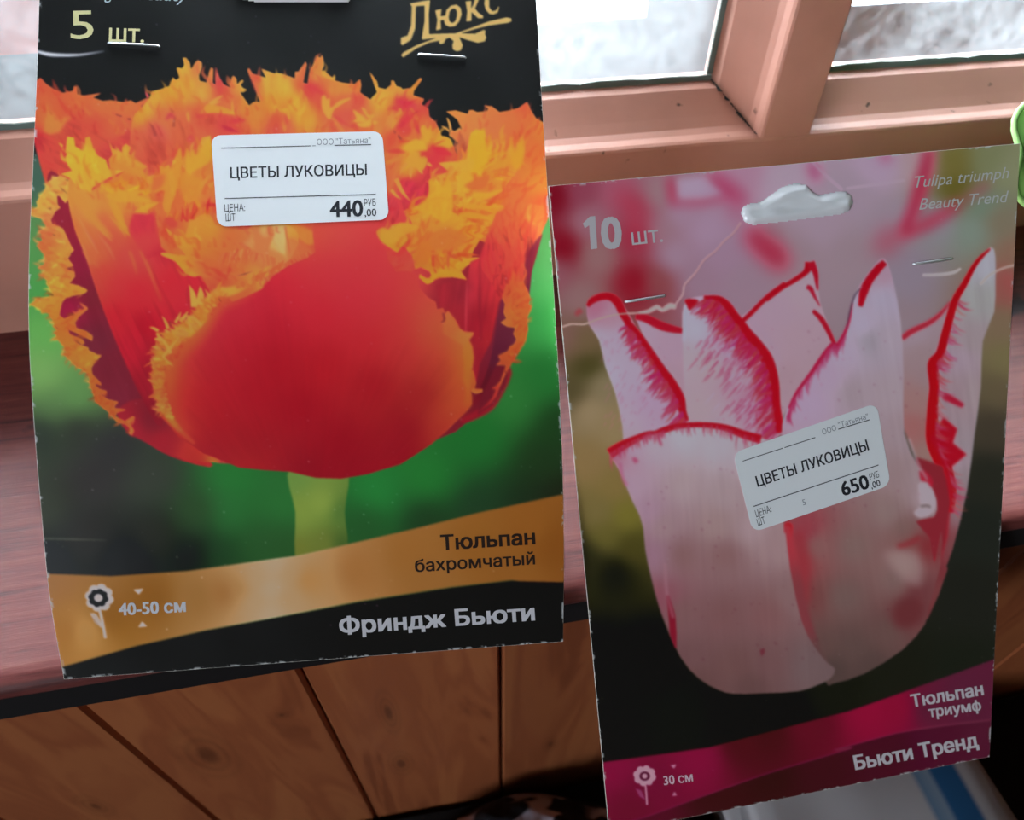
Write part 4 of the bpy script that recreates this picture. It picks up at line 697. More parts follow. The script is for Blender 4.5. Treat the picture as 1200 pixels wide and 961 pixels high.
    c.fill(body, [(1030, 320, (160, 130, 150)), (1035, 350, (150, 142, 162)), (1010, 380, (160, 150, 172)), (1020, 400, (136, 128, 140)), (1040, 400, (150, 138, 152)), (990, 410, (160, 146, 168)), (970, 440, (160, 140, 164)), (950, 470, (160, 140, 166)), (1000, 460, (142, 128, 138)), (1040, 460, (146, 132, 142)), (1060, 510, (140, 124, 132)), (1050, 560, (132, 112, 116)), (1075, 560, (140, 122, 128)), (1040, 600, (124, 104, 104)), (1060, 620, (110, 86, 84)), (1085, 585, (150, 134, 142)), (1070, 640, (112, 66, 66)), (1060, 660, (134, 112, 110)), (1050, 680, (112, 90, 88)), (1075, 690, (96, 50, 54)), (1085, 640, (116, 40, 46)), (1060, 720, (98, 56, 58)), (1040, 740, (92, 70, 68)), (1000, 640, (112, 90, 88)), (990, 700, (100, 80, 78)), (1000, 760, (84, 66, 64)), (960, 640, (120, 84, 84)), (940, 660, (130, 62, 66)), (945, 620, (130, 56, 66)), (950, 700, (104, 62, 62)), (960, 760, (88, 66, 64)), (975, 785, (70, 56, 54)), (1020, 780, (76, 60, 58))], sm=2, soft=.4, streak=(1.4, 5, 70, .05, 61))
    c.line(P4((505, 545), (475, 575), (440, 620), (415, 670), (400, 735)), [3.5, 4.5, 4.5, 5, 2.5], (224, 22, 48), soft=.6)
    edge4 = spline(P4((365, 720), (345, 820), (300, 905)) + P6((270, 20), (200, 120), (120, 230), (75, 330)), 10)
    c.line(edge4[::7], [.7, 1.6, 2.4, 2.6, 2.4, 2, 1.6], (176, 30, 70), soft=.5)
    c.line(P4((410, 650), (375, 690), (352, 770), (340, 840)), [.6, .9, .9, .4], (70, 50, 66), soft=.3)
    for k in range(80):
        i = rng.randint(14, len(edge4) - 1); x, y = edge4[i]
        l = 6 + 12 * rng.rand(); a_ = 1.6 + .2 * rng.randn()
        c.spike((x + 2, y), (x + 2 + math.cos(a_) * l, y + math.sin(a_) * l), 1.0, (172, 50, 96), .05, a=.6, soft=.4)
    # curl and folds
    c.fill(P6((655, 560), (690, 570), (715, 610), (700, 640), (670, 620)), (156, 30, 50), soft=1, sm=2)
    c.fill(P6((650, 620), (690, 610), (725, 680), (715, 740), (660, 765), (630, 740), (660, 710)), (158, 146, 156), soft=1.2, sm=2)
    c.line(P6((660, 715), (690, 712), (705, 720)), 1.6, (110, 90, 92), soft=.8)
    c.line(P6((610, 420), (650, 530), (690, 600)), 1.3, (160, 148, 158), soft=1, a=.7)
    c.line(P6((560, 890), (600, 880), (660, 850)), 3, (126, 46, 52), soft=2)
    c.fill(P8((360, 130), (420, 120), (470, 130), (480, 230), (420, 210)), (138, 116, 116), soft=4, a=.7, sm=2)
    c.fill(P8((390, 300), (440, 260), (490, 290), (470, 350), (400, 360)), (90, 40, 44), soft=4, a=.8, sm=2)
    c.fill(P8((50, 40), (75, 40), (70, 100), (60, 110)), (204, 18, 30), soft=.8, sm=2)
    c.line(P8((90, 60), (110, 180), (110, 290)), [8, 9, 6], (134, 40, 50), soft=4, a=.7)
    c.line([(918, 615), (926, 655), (938, 715), (952, 755), (968, 782)], [8, 9, 9, 8, 4], [(920, 620, (150, 50, 60)), (938, 715, (112, 52, 58)), (965, 780, (84, 60, 60))], soft=2)
    # --- front petal
    front = P5((270, 545), (330, 515), (400, 485), (450, 462), (490, 466), (540, 440), (640, 428), (750, 435), (850, 470), (930, 490), (1000, 560), (1030, 900)) + P7((640, 60), (655, 180), (690, 340), (730, 420), (770, 470), (795, 490), (780, 520), (740, 540), (680, 560), (570, 566), (480, 568), (430, 555), (370, 520), (310, 450), (250, 310), (220, 200), (203, 120), (195, 30)) + P5((425, 900), (405, 830), (370, 760), (320, 640))
    c.fill(front, [(720, 520, (180, 90, 120)), (740, 520, (160, 144, 164)), (770, 520, (156, 144, 158)), (800, 510, (164, 162, 174)), (840, 520, (160, 154, 166)), (880, 530, (160, 148, 160)), (740, 570, (152, 128, 146)), (760, 600, (144, 116, 134)), (800, 570, (148, 130, 136)), (850, 580, (144, 126, 132)), (780, 615, (136, 112, 118)), (840, 615, (136, 114, 116)), (880, 620, (146, 126, 132)), (765, 650, (132, 100, 116)), (800, 650, (116, 86, 88)), (850, 650, (116, 86, 88)), (910, 640, (138, 114, 118)), (775, 700, (120, 70, 82)), (800, 720, (108, 78, 80)), (850, 720, (106, 74, 76)), (900, 720, (112, 78, 80)), (930, 700, (118, 92, 94)), (810, 770, (98, 70, 72)), (860, 780, (98, 70, 70)), (900, 780, (100, 72, 74)), (950, 780, (100, 82, 84)), (970, 790, (98, 80, 82)), (820, 800, (90, 64, 64)), (880, 805, (88, 64, 64))], sm=2, soft=.4, streak=(1.5, 4, 60, .05, 62))
    c.line(P7((272, 260), (285, 320), (290, 380), (298, 425)), [1.5, 4, 4, 1], (112, 24, 40), soft=.7)
    c.line(P7((265, 160), (270, 250), (290, 330)), 1.5, (140, 104, 116), soft=1.2, a=.6)
    edge5 = spline(P5((275, 560), (330, 525), (400, 492), (450, 470), (490, 468), (540, 447), (640, 436), (750, 442), (850, 476), (930, 498)), 10)
    c.line(edge5[::9], [6, 5.5, 4, 2.5, 2, 3.5, 3, 3, 3.5, 4.5, 5], (222, 24, 48), soft=.5)
    for k in range(110):
        i = rng.randint(0, len(edge5)); x, y = edge5[min(i, len(edge5) - 1)]
        l = 4 + 13 * rng.rand() * (1.4 if x > 860 or x < 740 else .8); a_ = 1.6 + .15 * rng.randn()
        c.spike((x, y), (x + math.cos(a_) * l + 1, y + math.sin(a_) * l), 1.0, (180, 50 + 30 * rng.rand(), 96), .05, a=.65, soft=.35)
    c.line(P5((485, 470), (490, 500), (500, 525)), 1.2, (176, 60, 96), soft=.8)
    c.line(P5((320, 600), (330, 660), (350, 700)), 2, (166, 80, 120), soft=1.2, a=.6)
    c.fill(P5((370, 580), (385, 575), (400, 590), (385, 605)), (176, 80, 116), soft=.8)
    c.fill(P7((560, 430), (575, 425), (575, 440), (565, 450)), (96, 40, 50), soft=.5)
    # freckles
    for k in range(240):
        x = 700 + 420 * rng.rand(); y = 380 + 400 * rng.rand(); iy = int((y - c.y0) * S); ix = int((x - c.x0) * S)
        co = c.im[iy, ix]
        if co[0] < 84 or co[1] < 55 or x < 700 + max(0, y - 400) * .3 or co[2] < co[1]: continue
        r = .7 + .7 * rng.rand()
        c.line([(x - r, y - r), (x, y), (x + r * .5, y + r)], r, co * np.array([.93, .8, .86]), soft=.6, a=.7, sm=0)
    # --- footer: crimson swoosh + maroon base
    top = P7((60, 782), (250, 756), (400, 735), (640, 672), (852, 618)) + P8((200, 640), (400, 570), (600, 498), (760, 440))
    low = P7((60, 990), (200, 952), (400, 880), (600, 810), (852, 735)) + P8((200, 745), (400, 690), (560, 665), (760, 642))
    c.fill(top + [(1215, 985), (630, 985)], [(720, 900, (110, 16, 50)), (760, 920, (96, 12, 44)), (820, 890, (112, 16, 50)), (870, 870, (66, 6, 24)), (900, 860, (60, 6, 22)), (950, 850, (84, 8, 32)), (1020, 835, (124, 14, 48)), (1050, 830, (120, 14, 46)), (1090, 830, (80, 28, 48)), (1130, 810, (78, 30, 50)), (1150, 830, (76, 28, 48)), (740, 950, (90, 10, 38))], soft=.3)
    c.fill(low + [(1215, 985), (630, 985)], [(760, 960, (70, 10, 32)), (840, 920, (50, 8, 20)), (900, 900, (44, 6, 18)), (960, 890, (54, 10, 24)), (1030, 870, (60, 10, 30)), (1100, 860, (66, 20, 38)), (1150, 850, (70, 24, 42))], soft=.3)
    c.line(low, .7, (128, 60, 82), soft=.3, a=.5, sm=3)
    # pictogram
    for k in range(8):
        a_ = k * math.pi / 4 + .2
        x, y = 201 + 24 * math.cos(a_), 823 + 21 * math.sin(a_)
        c.fill(P7(*[(x + 12 * math.cos(t), y + 12 * math.sin(t)) for t in np.linspace(0, 6.283, 12)[:-1]]), (172, 132, 150), soft=.2)
    c.fill(P7(*[(201 + 17 * math.cos(t), 824 + 15 * math.sin(t)) for t in np.linspace(0, 6.283, 14)[:-1]]), (70, 16, 40), soft=.2)
    c.fill(P7(*[(201 + 8 * math.cos(t), 824 + 8 * math.sin(t)) for t in np.linspace(0, 6.283, 12)[:-1]]), (172, 132, 150), soft=.2)
    c.line(P7((203, 850), (206, 880), (208, 914)), .9, (172, 132, 150), sm=3)
    c.fill(P7((172, 862), (190, 868), (203, 898), (185, 888)), (120, 50, 84), soft=.2)
    c.fill(P7((281, 790), (300, 787), (292, 801)), (150, 100, 124), soft=.2)
    c.fill(P7((286, 886), (302, 884), (294, 872)), (150, 100, 124), soft=.2)
    # tear and fold lines
    c.line(P3((912, 405), (880, 450), (830, 495), (795, 535), (740, 580), (700, 640), (650, 695), (640, 740), (605, 790)), .8, (196, 168, 172), soft=.25, sm=4)
    c.line(P3((910, 410), (878, 456), (828, 500), (792, 541), (738, 586), (697, 648), (648, 702)), .5, (110, 60, 70), soft=.3, a=.6, sm=4)
    c.line(P3((430, 828), (480, 820), (520, 800), (545, 815), (580, 795), (608, 800)), [1, 2, 2.4, 1.8, 3.2, 2.4], (206, 196, 196), soft=.3, sm=3)
    c.line(P3((75, 893), (120, 880), (180, 880), (240, 858), (330, 835), (430, 828)), .8, (206, 180, 172), soft=.25, sm=4)
    c.line(P4((920, 640), (960, 600), (1020, 570), (1080, 555)), .9, (190, 180, 176), soft=.5)
    c.line(P4((670, 600), (740, 598), (800, 590), (835, 572)), [1, 1.2, 1.4, .8], (188, 184, 188), soft=.4)
    c.line(P4((180, 100), (240, 160), (320, 230)), .8, (196, 170, 196), soft=.5, a=.8)
    c.line(P4((340, 225), (450, 210), (590, 190)), .8, (186, 170, 190), soft=.6, a=.6)
    for k in range(160):
        x = 655 + 530 * rng.rand(); y = 190 + 740 * rng.rand(); r = .3 + .35 * rng.rand()
        c.line([(x - r, y), (x, y + r * .5 * rng.randn()), (x + r, y)], r, (150, 148, 152), a=.1 + .35 * rng.rand() ** 2, sm=0, soft=.2)
    return c
# ============================================================ materials
def mat_paint():
    m = mat('salmon_frame_paint', srgb(178, 124, 108), .6, .3)
    b = m.node_tree.nodes['Principled BSDF']
    tc = nd(m, 'ShaderNodeTexCoord')
    n1 = nd(m, 'ShaderNodeTexNoise'); n1.inputs['Scale'].default_value = 18; n1.inputs['Detail'].default_value = 6
    n2 = nd(m, 'ShaderNodeTexNoise'); n2.inputs['Scale'].default_value = 160; n2.inputs['Detail'].default_value = 3
    lk(m, tc.outputs['Object'], n1.inputs['Vector']); lk(m, tc.outputs['Object'], n2.inputs['Vector'])
    r = ramp(m, [(.25, srgb(162, 110, 94)), (.5, srgb(178, 124, 108)), (.8, srgb(184, 132, 118))])
    lk(m, n1.outputs['Fac'], r.inputs[0])
    sp = ramp(m, [(.70, (0, 0, 0, 1)), (.76, (1, 1, 1, 1))]); lk(m, n2.outputs['Fac'], sp.inputs[0])
    mx = nd(m, 'ShaderNodeMix', data_type='RGBA'); mx.inputs['B'].default_value = srgb(84, 60, 52)
    lk(m, sp.outputs[0], mx.inputs['Factor']); lk(m, r.outputs[0], mx.inputs['A']); lk(m, mx.outputs['Result'], b.inputs['Base Color'])
    bp = nd(m, 'ShaderNodeBump'); bp.inputs['Strength'].default_value = .15; bp.inputs['Distance'].default_value = .001
    lk(m, n1.outputs['Fac'], bp.inputs['Height']); lk(m, bp.outputs[0], b.inputs['Normal'])
    return m

def mat_sill():
    m = mat('worn_redbrown_sill_paint', srgb(96, 40, 36), .4, .22)
    b = m.node_tree.nodes['Principled BSDF']
    tc = nd(m, 'ShaderNodeTexCoord'); mp = nd(m, 'ShaderNodeMapping'); mp.inputs['Scale'].default_value = (6, 90, 90)
    lk(m, tc.outputs['Object'], mp.inputs[0])
    n = nd(m, 'ShaderNodeTexNoise'); n.inputs['Scale'].default_value = 3.2; n.inputs['Detail'].default_value = 8; n.inputs['Roughness'].default_value = .65
    lk(m, mp.outputs[0], n.inputs['Vector'])
    r = ramp(m, [(.30, srgb(56, 26, 26)), (.46, srgb(92, 42, 40)), (.62, srgb(106, 54, 50)), (.78, srgb(122, 74, 68))])
    lk(m, n.outputs['Fac'], r.inputs[0])
    n2 = nd(m, 'ShaderNodeTexNoise'); n2.inputs['Scale'].default_value = 34; n2.inputs['Detail'].default_value = 5
    lk(m, tc.outputs['Object'], n2.inputs['Vector'])
    r2 = ramp(m, [(.64, (0, 0, 0, 1)), (.70, (1, 1, 1, 1))]); lk(m, n2.outputs['Fac'], r2.inputs[0])
    mx = nd(m, 'ShaderNodeMix', data_type='RGBA'); mx.inputs['B'].default_value = srgb(40, 26, 28)
    lk(m, r2.outputs[0], mx.inputs['Factor']); lk(m, r.outputs[0], mx.inputs['A']); lk(m, mx.outputs['Result'], b.inputs['Base Color'])
    rr = nd(m, 'ShaderNodeMapRange'); rr.inputs['To Min'].default_value = .36; rr.inputs['To Max'].default_value = .62
    lk(m, n.outputs['Fac'], rr.inputs['Value']); lk(m, rr.outputs[0], b.inputs['Roughness'])
    bp = nd(m, 'ShaderNodeBump'); bp.inputs['Strength'].default_value = .35; bp.inputs['Distance'].default_value = .0006
    lk(m, n.outputs['Fac'], bp.inputs['Height']); lk(m, bp.outputs[0], b.inputs['Normal'])
    return m

def mat_pine(name, c0, c1, c2, rough=.45, knots=()):
    m = mat(name, c1, rough, .4)
    b = m.node_tree.nodes['Principled BSDF']
    oi = nd(m, 'ShaderNodeObjectInfo')
    tc = nd(m, 'ShaderNodeTexCoord')
    off = nd(m, 'ShaderNodeVectorMath', operation='SCALE'); off.inputs[0].default_value = (3.1, 1.7, 9.3); lk(m, oi.outputs['Random'], off.inputs['Scale'])
    ad = nd(m, 'ShaderNodeVectorMath', operation='ADD'); lk(m, tc.outputs['Object'], ad.inputs[0]); lk(m, off.outputs[0], ad.inputs[1])
    mp = nd(m, 'ShaderNodeMapping'); mp.inputs['Scale'].default_value = (26, 26, 3.2); lk(m, ad.outputs[0], mp.inputs[0])
    n = nd(m, 'ShaderNodeTexNoise'); n.inputs['Scale'].default_value = 1.6; n.inputs['Detail'].default_value = 4; n.inputs['Distortion'].default_value = .8
    lk(m, mp.outputs[0], n.inputs['Vector'])
    wv = nd(m, 'ShaderNodeMath', operation='MULTIPLY'); wv.inputs[1].default_value = 34.0; lk(m, n.outputs['Fac'], wv.inputs[0])
    sn = nd(m, 'ShaderNodeMath', operation='SINE'); lk(m, wv.outputs[0], sn.inputs[0])
    rg = nd(m, 'ShaderNodeMapRange'); rg.inputs['From Min'].default_value = -1; lk(m, sn.outputs[0], rg.inputs['Value'])
    mx0 = nd(m, 'ShaderNodeMath', operation='MULTIPLY_ADD'); mx0.inputs[1].default_value = .28; lk(m, rg.outputs[0], mx0.inputs[0]); lk(m, n.outputs['Fac'], mx0.inputs[2])
    r = ramp(m, [(.30, c0), (.55, c1), (.85, c2)]); lk(m, mx0.outputs[0], r.inputs[0])
    # knots
    mpk = nd(m, 'ShaderNodeMapping'); mpk.inputs['Scale'].default_value = (13, 13, 5.5); lk(m, ad.outputs[0], mpk.inputs[0])
    vo = nd(m, 'ShaderNodeTexVoronoi'); vo.inputs['Scale'].default_value = 1.0; lk(m, mpk.outputs[0], vo.inputs['Vector'])
    rk = ramp(m, [(.06, (.55, .55, .55, 1)), (.20, (0, 0, 0, 1))]); lk(m, vo.outputs['Distance'], rk.inputs[0])
    mk = nd(m, 'ShaderNodeMix', data_type='RGBA'); mk.inputs['B'].default_value = tuple(x * .45 for x in c0[:3]) + (1,)
    lk(m, rk.outputs[0], mk.inputs['Factor']); lk(m, r.outputs[0], mk.inputs['A'])
    for (kx, kz, rx, rz) in knots:      # a placed knot: oval core with growth rings, in plank coordinates
        sb = nd(m, 'ShaderNodeVectorMath', operation='SUBTRACT'); sb.inputs[1].default_value = (kx, .02, kz); lk(m, tc.outputs['Object'], sb.inputs[0])
        dv = nd(m, 'ShaderNodeVectorMath', operation='DIVIDE'); dv.inputs[1].default_value = (rx, 1.0, rz); lk(m, sb.outputs[0], dv.inputs[0])
        ln = nd(m, 'ShaderNodeVectorMath', operation='LENGTH'); lk(m, dv.outputs[0], ln.inputs[0])
        wob = nd(m, 'ShaderNodeMath', operation='MULTIPLY_ADD'); wob.inputs[1].default_value = .7; lk(m, n.outputs['Fac'], wob.inputs[0]); lk(m, ln.outputs['Value'], wob.inputs[2])
        kr = ramp(m, [(.0, (.75, .75, .75, 1)), (.16, (.6, .6, .6, 1)), (.25, (.12, .12, .12, 1)), (.31, (.28, .28, .28, 1)), (.37, (.04, .04, .04, 1)), (.44, (.16, .16, .16, 1)), (.52, (0, 0, 0, 1))])
        sc_ = nd(m, 'ShaderNodeMath', operation='MULTIPLY'); sc_.inputs[1].default_value = .25; lk(m, wob.outputs[0], sc_.inputs[0]); lk(m, sc_.outputs[0], kr.inputs[0])
        mk2 = nd(m, 'ShaderNodeMix', data_type='RGBA'); mk2.inputs['B'].default_value = tuple(x * .28 for x in c0[:3]) + (1,)
        lk(m, kr.outputs[0], mk2.inputs['Factor']); lk(m, mk.outputs['Result'], mk2.inputs['A']); mk = mk2
    hv = nd(m, 'ShaderNodeHueSaturation'); vr = nd(m, 'ShaderNodeMapRange'); vr.inputs['To Min'].default_value = .8; vr.inputs['To Max'].default_value = 1.15
    lk(m, oi.outputs['Random'], vr.inputs['Value']); lk(m, vr.outputs[0], hv.inputs['Value']); lk(m, mk.outputs['Result'], hv.inputs['Color'])
    lk(m, hv.outputs[0], b.inputs['Base Color'])
    return m

def mat_glass():
    """window pane clouded by condensation: clear glass mixed with a scattering film by noise"""
    m = bpy.data.materials.new('clouded_window_glass'); m.use_nodes = True
    nt = m.node_tree; nt.nodes.clear()
    out = nd(m, 'ShaderNodeOutputMaterial')
    tr = nd(m, 'ShaderNodeBsdfTransparent'); tr.inputs[0].default_value = (.975, .985, .985, 1)
    tl = nd(m, 'ShaderNodeBsdfTranslucent'); tl.inputs[0].default_value = (.86, .90, .92, 1)
    gl = nd(m, 'ShaderNodeBsdfGlossy'); gl.inputs['Roughness'].default_value = .12
    tc = nd(m, 'ShaderNodeTexCoord')
    n = nd(m, 'ShaderNodeTexNoise'); n.inputs['Scale'].default_value = 9; n.inputs['Detail'].default_value = 5
    n2 = nd(m, 'ShaderNodeTexNoise'); n2.inputs['Scale'].default_value = 240; n2.inputs['Detail'].default_value = 4
    lk(m, tc.outputs['Object'], n.inputs['Vector']); lk(m, tc.outputs['Object'], n2.inputs['Vector'])
    r = ramp(m, [(.36, (.0, .0, .0, 1)), (.56, (.045, .045, .045, 1))]); lk(m, n.outputs['Fac'], r.inputs[0])
    ma = nd(m, 'ShaderNodeMath', operation='MULTIPLY_ADD'); ma.inputs[1].default_value = .06; ma.inputs[2].default_value = -.03
    lk(m, n2.outputs['Fac'], ma.inputs[0])
    ad = nd(m, 'ShaderNodeMath', operation='ADD', use_clamp=True); lk(m, r.outputs[0], ad.inputs[0]); lk(m, ma.outputs[0], ad.inputs[1])
    m1 = nd(m, 'ShaderNodeMixShader'); lk(m, ad.outputs[0], m1.inputs[0]); lk(m, tr.outputs[0], m1.inputs[1]); lk(m, tl.outputs[0], m1.inputs[2])
    fr = nd(m, 'ShaderNodeFresnel'); fr.inputs[0].default_value = 1.2
    m2 = nd(m, 'ShaderNodeMixShader'); lk(m, fr.outputs[0], m2.inputs[0]); lk(m, m1.outputs[0], m2.inputs[1]); lk(m, gl.outputs[0], m2.inputs[2])
    lk(m, m2.outputs[0], out.inputs[0])
    return m

def mat_clear():
    m = bpy.data.materials.new('clear_outer_glass'); m.use_nodes = True
    m.node_tree.nodes.clear()
    out = nd(m, 'ShaderNodeOutputMaterial'); tr = nd(m, 'ShaderNodeBsdfTransparent'); gl = nd(m, 'ShaderNodeBsdfGlossy'); gl.inputs['Roughness'].default_value = .02
    tr.inputs[0].default_value = (.985, .99, .99, 1)
    mx = nd(m, 'ShaderNodeMixShader'); mx.inputs[0].default_value = .03
    lk(m, tr.outputs[0], mx.inputs[1]); lk(m, gl.outputs[0], mx.inputs[2]); lk(m, mx.outputs[0], out.inputs[0])
    return m

M_PAINT = mat_paint(); M_SILL = mat_sill()
M_PINE = mat_pine('varnished_pine', srgb(132, 68, 40), srgb(152, 82, 49), srgb(164, 94, 56))
PINE_C = (srgb(132, 68, 40), srgb(152, 82, 49), srgb(164, 94, 56))
M_ROOM = mat_pine('dark_log_wall', srgb(72, 58, 48), srgb(92, 76, 64), srgb(106, 90, 76), .7)
M_GLASS = mat_glass(); M_CLEAR = mat_clear()
M_SEAL = mat('mouldy_putty', srgb(92, 104, 98), .8)
M_MOULD = mat('black_mould', srgb(26, 24, 22), .9)
M_CEIL = mat('white_ceiling', srgb(206, 208, 210), .8)
M_FLOOR = mat_pine('floor_boards', srgb(70, 50, 40), srgb(88, 64, 52), srgb(100, 76, 62), .5)
M_GROUND = mat('wet_yard', srgb(40, 44, 46), .9)
M_GAPB = mat('grey_zinc_gap_base', srgb(58, 68, 74), .7)

# ============================================================ the room
XL, XR, YBK, ZF, ZC = -1.7, 1.9, -2.6, -0.78, 1.62
WX0, WX1, WZ1 = -0.52, 0.82, 1.16           # window opening
struct(box('floor', XL, XR, YBK, 0.30, ZF - .05, ZF, M_FLOOR))
struct(box('ceiling', XL, XR, YBK, 0.30, ZC, ZC + .05, M_CEIL))
struct(box('wall_right', XR, XR + .06, YBK, 0.30, ZF, ZC, M_ROOM))
struct(box('wall_back', XL - .06, XR + .06, YBK - .06, YBK, ZF, ZC, M_ROOM))
# left wall; its window is unseen, added to let in fill light
W2 = (-1.67, -.93, .18, 1.02)
wv, wf = [], []
for (y0, y1, z0, z1) in [(YBK, W2[0], ZF, ZC), (W2[1], .30, ZF, ZC), (W2[0], W2[1], ZF, W2[2]), (W2[0], W2[1], W2[3], ZC)]:
    v, f = box_vf(XL - .06, XL, y0, y1, z0, z1); k = len(wv); wv += v; wf += [tuple(i + k for i in q) for q in f]
struct(obj('wall_left', wv, wf, M_ROOM))
fill_win = struct(empty('added_fill_window', (XL - .03, -1.3, .05)))
for nm, (y0, y1, z0, z1) in [('rail', (W2[0], W2[1], W2[2], W2[2] + .05)), ('rail', (W2[0], W2[1], W2[3] - .05, W2[3])), ('stile', (W2[0], W2[0] + .05, W2[2] + .05, W2[3] - .05)), ('stile', (W2[1] - .05, W2[1], W2[2] + .05, W2[3] - .05)), ('mullion', (-1.32, -1.28, W2[2] + .05, W2[3] - .05))]:
    keep_world(box(nm, XL - .045, XL - .01, y0, y1, z0, z1, M_PAINT), fill_win)
for y0, y1 in ((W2[0] + .05, -1.32), (-1.28, W2[1] - .05)):
    keep_world(box('pane', XL - .030, XL - .027, y0, y1, W2[2] + .05, W2[3] - .05, M_CLEAR), fill_win)
# window wall: one frame-shaped solid around the opening, clad with boards below the sill
wv, wf = [], []
for (x0, x1, z0, z1) in [(XL, WX0, ZF, ZC), (WX1, XR, ZF, ZC), (WX0, WX1, ZF, -.022), (WX0, WX1, WZ1, ZC)]:
    v, f = box_vf(x0, x1, .034, .29, z0, z1); k = len(wv); wv += v; wf += [tuple(i + k for i in q) for q in f]
wall = struct(obj('wall_front', wv, wf, M_ROOM))
# tongue-and-groove boards under the sill (grooves at x = 0.019 + k * 0.0722)
PW = 0.0722
def plank_mesh():
    g = .0016; d = .0020; w = PW
    prof = [(0.0004, .034), (0.0004, .020 + d), (g, .020), (w - g, .020), (w - .0004, .020 + d), (w - .0004, .034)]
    v = []
    for z in (ZF, -.0225):
        v += [(x, y, z) for x, y in prof]
    n = len(prof)
    f = [(i, (i + 1) % n, n + (i + 1) % n, n + i) for i in range(n)] + [tuple(range(n)), tuple(range(n, 2 * n))[::-1]]
    return v, f
pv, pf = plank_mesh()
plank0 = None
for k in range(-9, 13):
    if plank0 is None:
        plank0 = obj('plank', pv, pf, M_PINE, wall); pl = plank0
        bm = bmesh.new(); bm.from_mesh(pl.data); bmesh.ops.recalc_face_normals(bm, faces=bm.faces); bm.to_mesh(pl.data); bm.free()
    else:
        pl = plank0.copy(); COL.objects.link(pl); pl.parent = wall
    pl.location = (.019 + k * PW, 0, 0)
    kn = []
    for (u_, v_, rx, rz) in [(243, 885, .0075, .020), (330, 838, .0016, .0022), (455, 835, .003, .016), (112, 945, .004, .012), (645, 872, .003, .008), (470, 895, .004, .012)]:
        q_ = on_y(u_, v_, .02)
        if pl.location.x <= q_[0] < pl.location.x + PW: kn.append((q_[0] - pl.location.x, q_[2], rx, rz))
    if kn:
        pl.data = pl.data.copy(); pl.data.materials.clear(); pl.data.materials.append(mat_pine('varnished_pine_knotty', *PINE_C, .45, kn))

# ---- window: sill board, sash with mullion, panes, outer sash
nose = [(.160, -.0070), (.0030, -.0070), (.0008, -.0064), (-.0004, -.0052), (-.0006, -.0038), (.0000, -.0020), (.0014, -.0008), (.0040, -.0001), (.007, 0), (.160, 0)]
sill = struct(extrude_profile('trim_1', nose[::-1], 'x', WX0 - .05, WX1 + .05, M_SILL))
sill.data.shade_smooth()
mod = sill.modifiers.new('edge', 'EDGE_SPLIT'); mod.split_angle = math.radians(50)
M_STRIP = mat('near_black_sill_strip', srgb(20, 15, 16), .8, .2)  # near-black colour of the strip below the sill nose
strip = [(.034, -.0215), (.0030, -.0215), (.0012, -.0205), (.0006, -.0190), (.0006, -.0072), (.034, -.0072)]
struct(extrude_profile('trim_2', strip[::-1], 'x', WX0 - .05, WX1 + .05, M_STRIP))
# chips along the worn nose edge
window = struct(empty('window_1', (0.15, .15, 0.02)))
def wpart(o): return keep_world(o, window)
RY0 = .142
half = [(RY0, 0.0), (RY0 + .0006, .0008), (RY0 + .002, .0014), (RY0 + .0055, .0018), (RY0 + .0085, .0028), (RY0 + .0125, .0054), (RY0 + .0165, .0082), (RY0 + .0196, .0104), (RY0 + .0216, .0118), (RY0 + .0275, .0130), (RY0 + .0275, .0165)]
ZT = .0570                                 # front edge height of bottom rail
rail = [(RY0, .0215)] + [(y, ZT + h) for y, h in half[:-1]] + [(RY0 + .034, ZT + .013), (RY0 + .034, .0215)]
wpart(extrude_profile('bottom_rail', rail, 'x', WX0, WX1, M_PAINT))
def mullion(name, xc, hw, z0, z1):
    p = [(xc - hw - h, y) for y, h in half[:-1]] + [(xc - hw - .013, RY0 + .034), (xc + hw + .013, RY0 + .034)] + [(xc + hw + h, y) for y, h in half[:-1]][::-1]
    o = extrude_profile(name, p, 'z', z0, z1, M_PAINT); wpart(o); return o
mullion('mullion', .1502, .0092, ZT + .0010, WZ1 - .04)
mullion('stile', WX0 + .02, .02, .0225, WZ1 - .04); mullion('stile', WX1 - .02, .02, .0225, WZ1 - .04)
top = [(y, z) for y, z in rail]
top = [(y, 2 * (WZ1 * .5 + .035) - z) for y, z in rail]
wpart(extrude_profile('top_rail', top, 'x', WX0, WX1, M_PAINT))
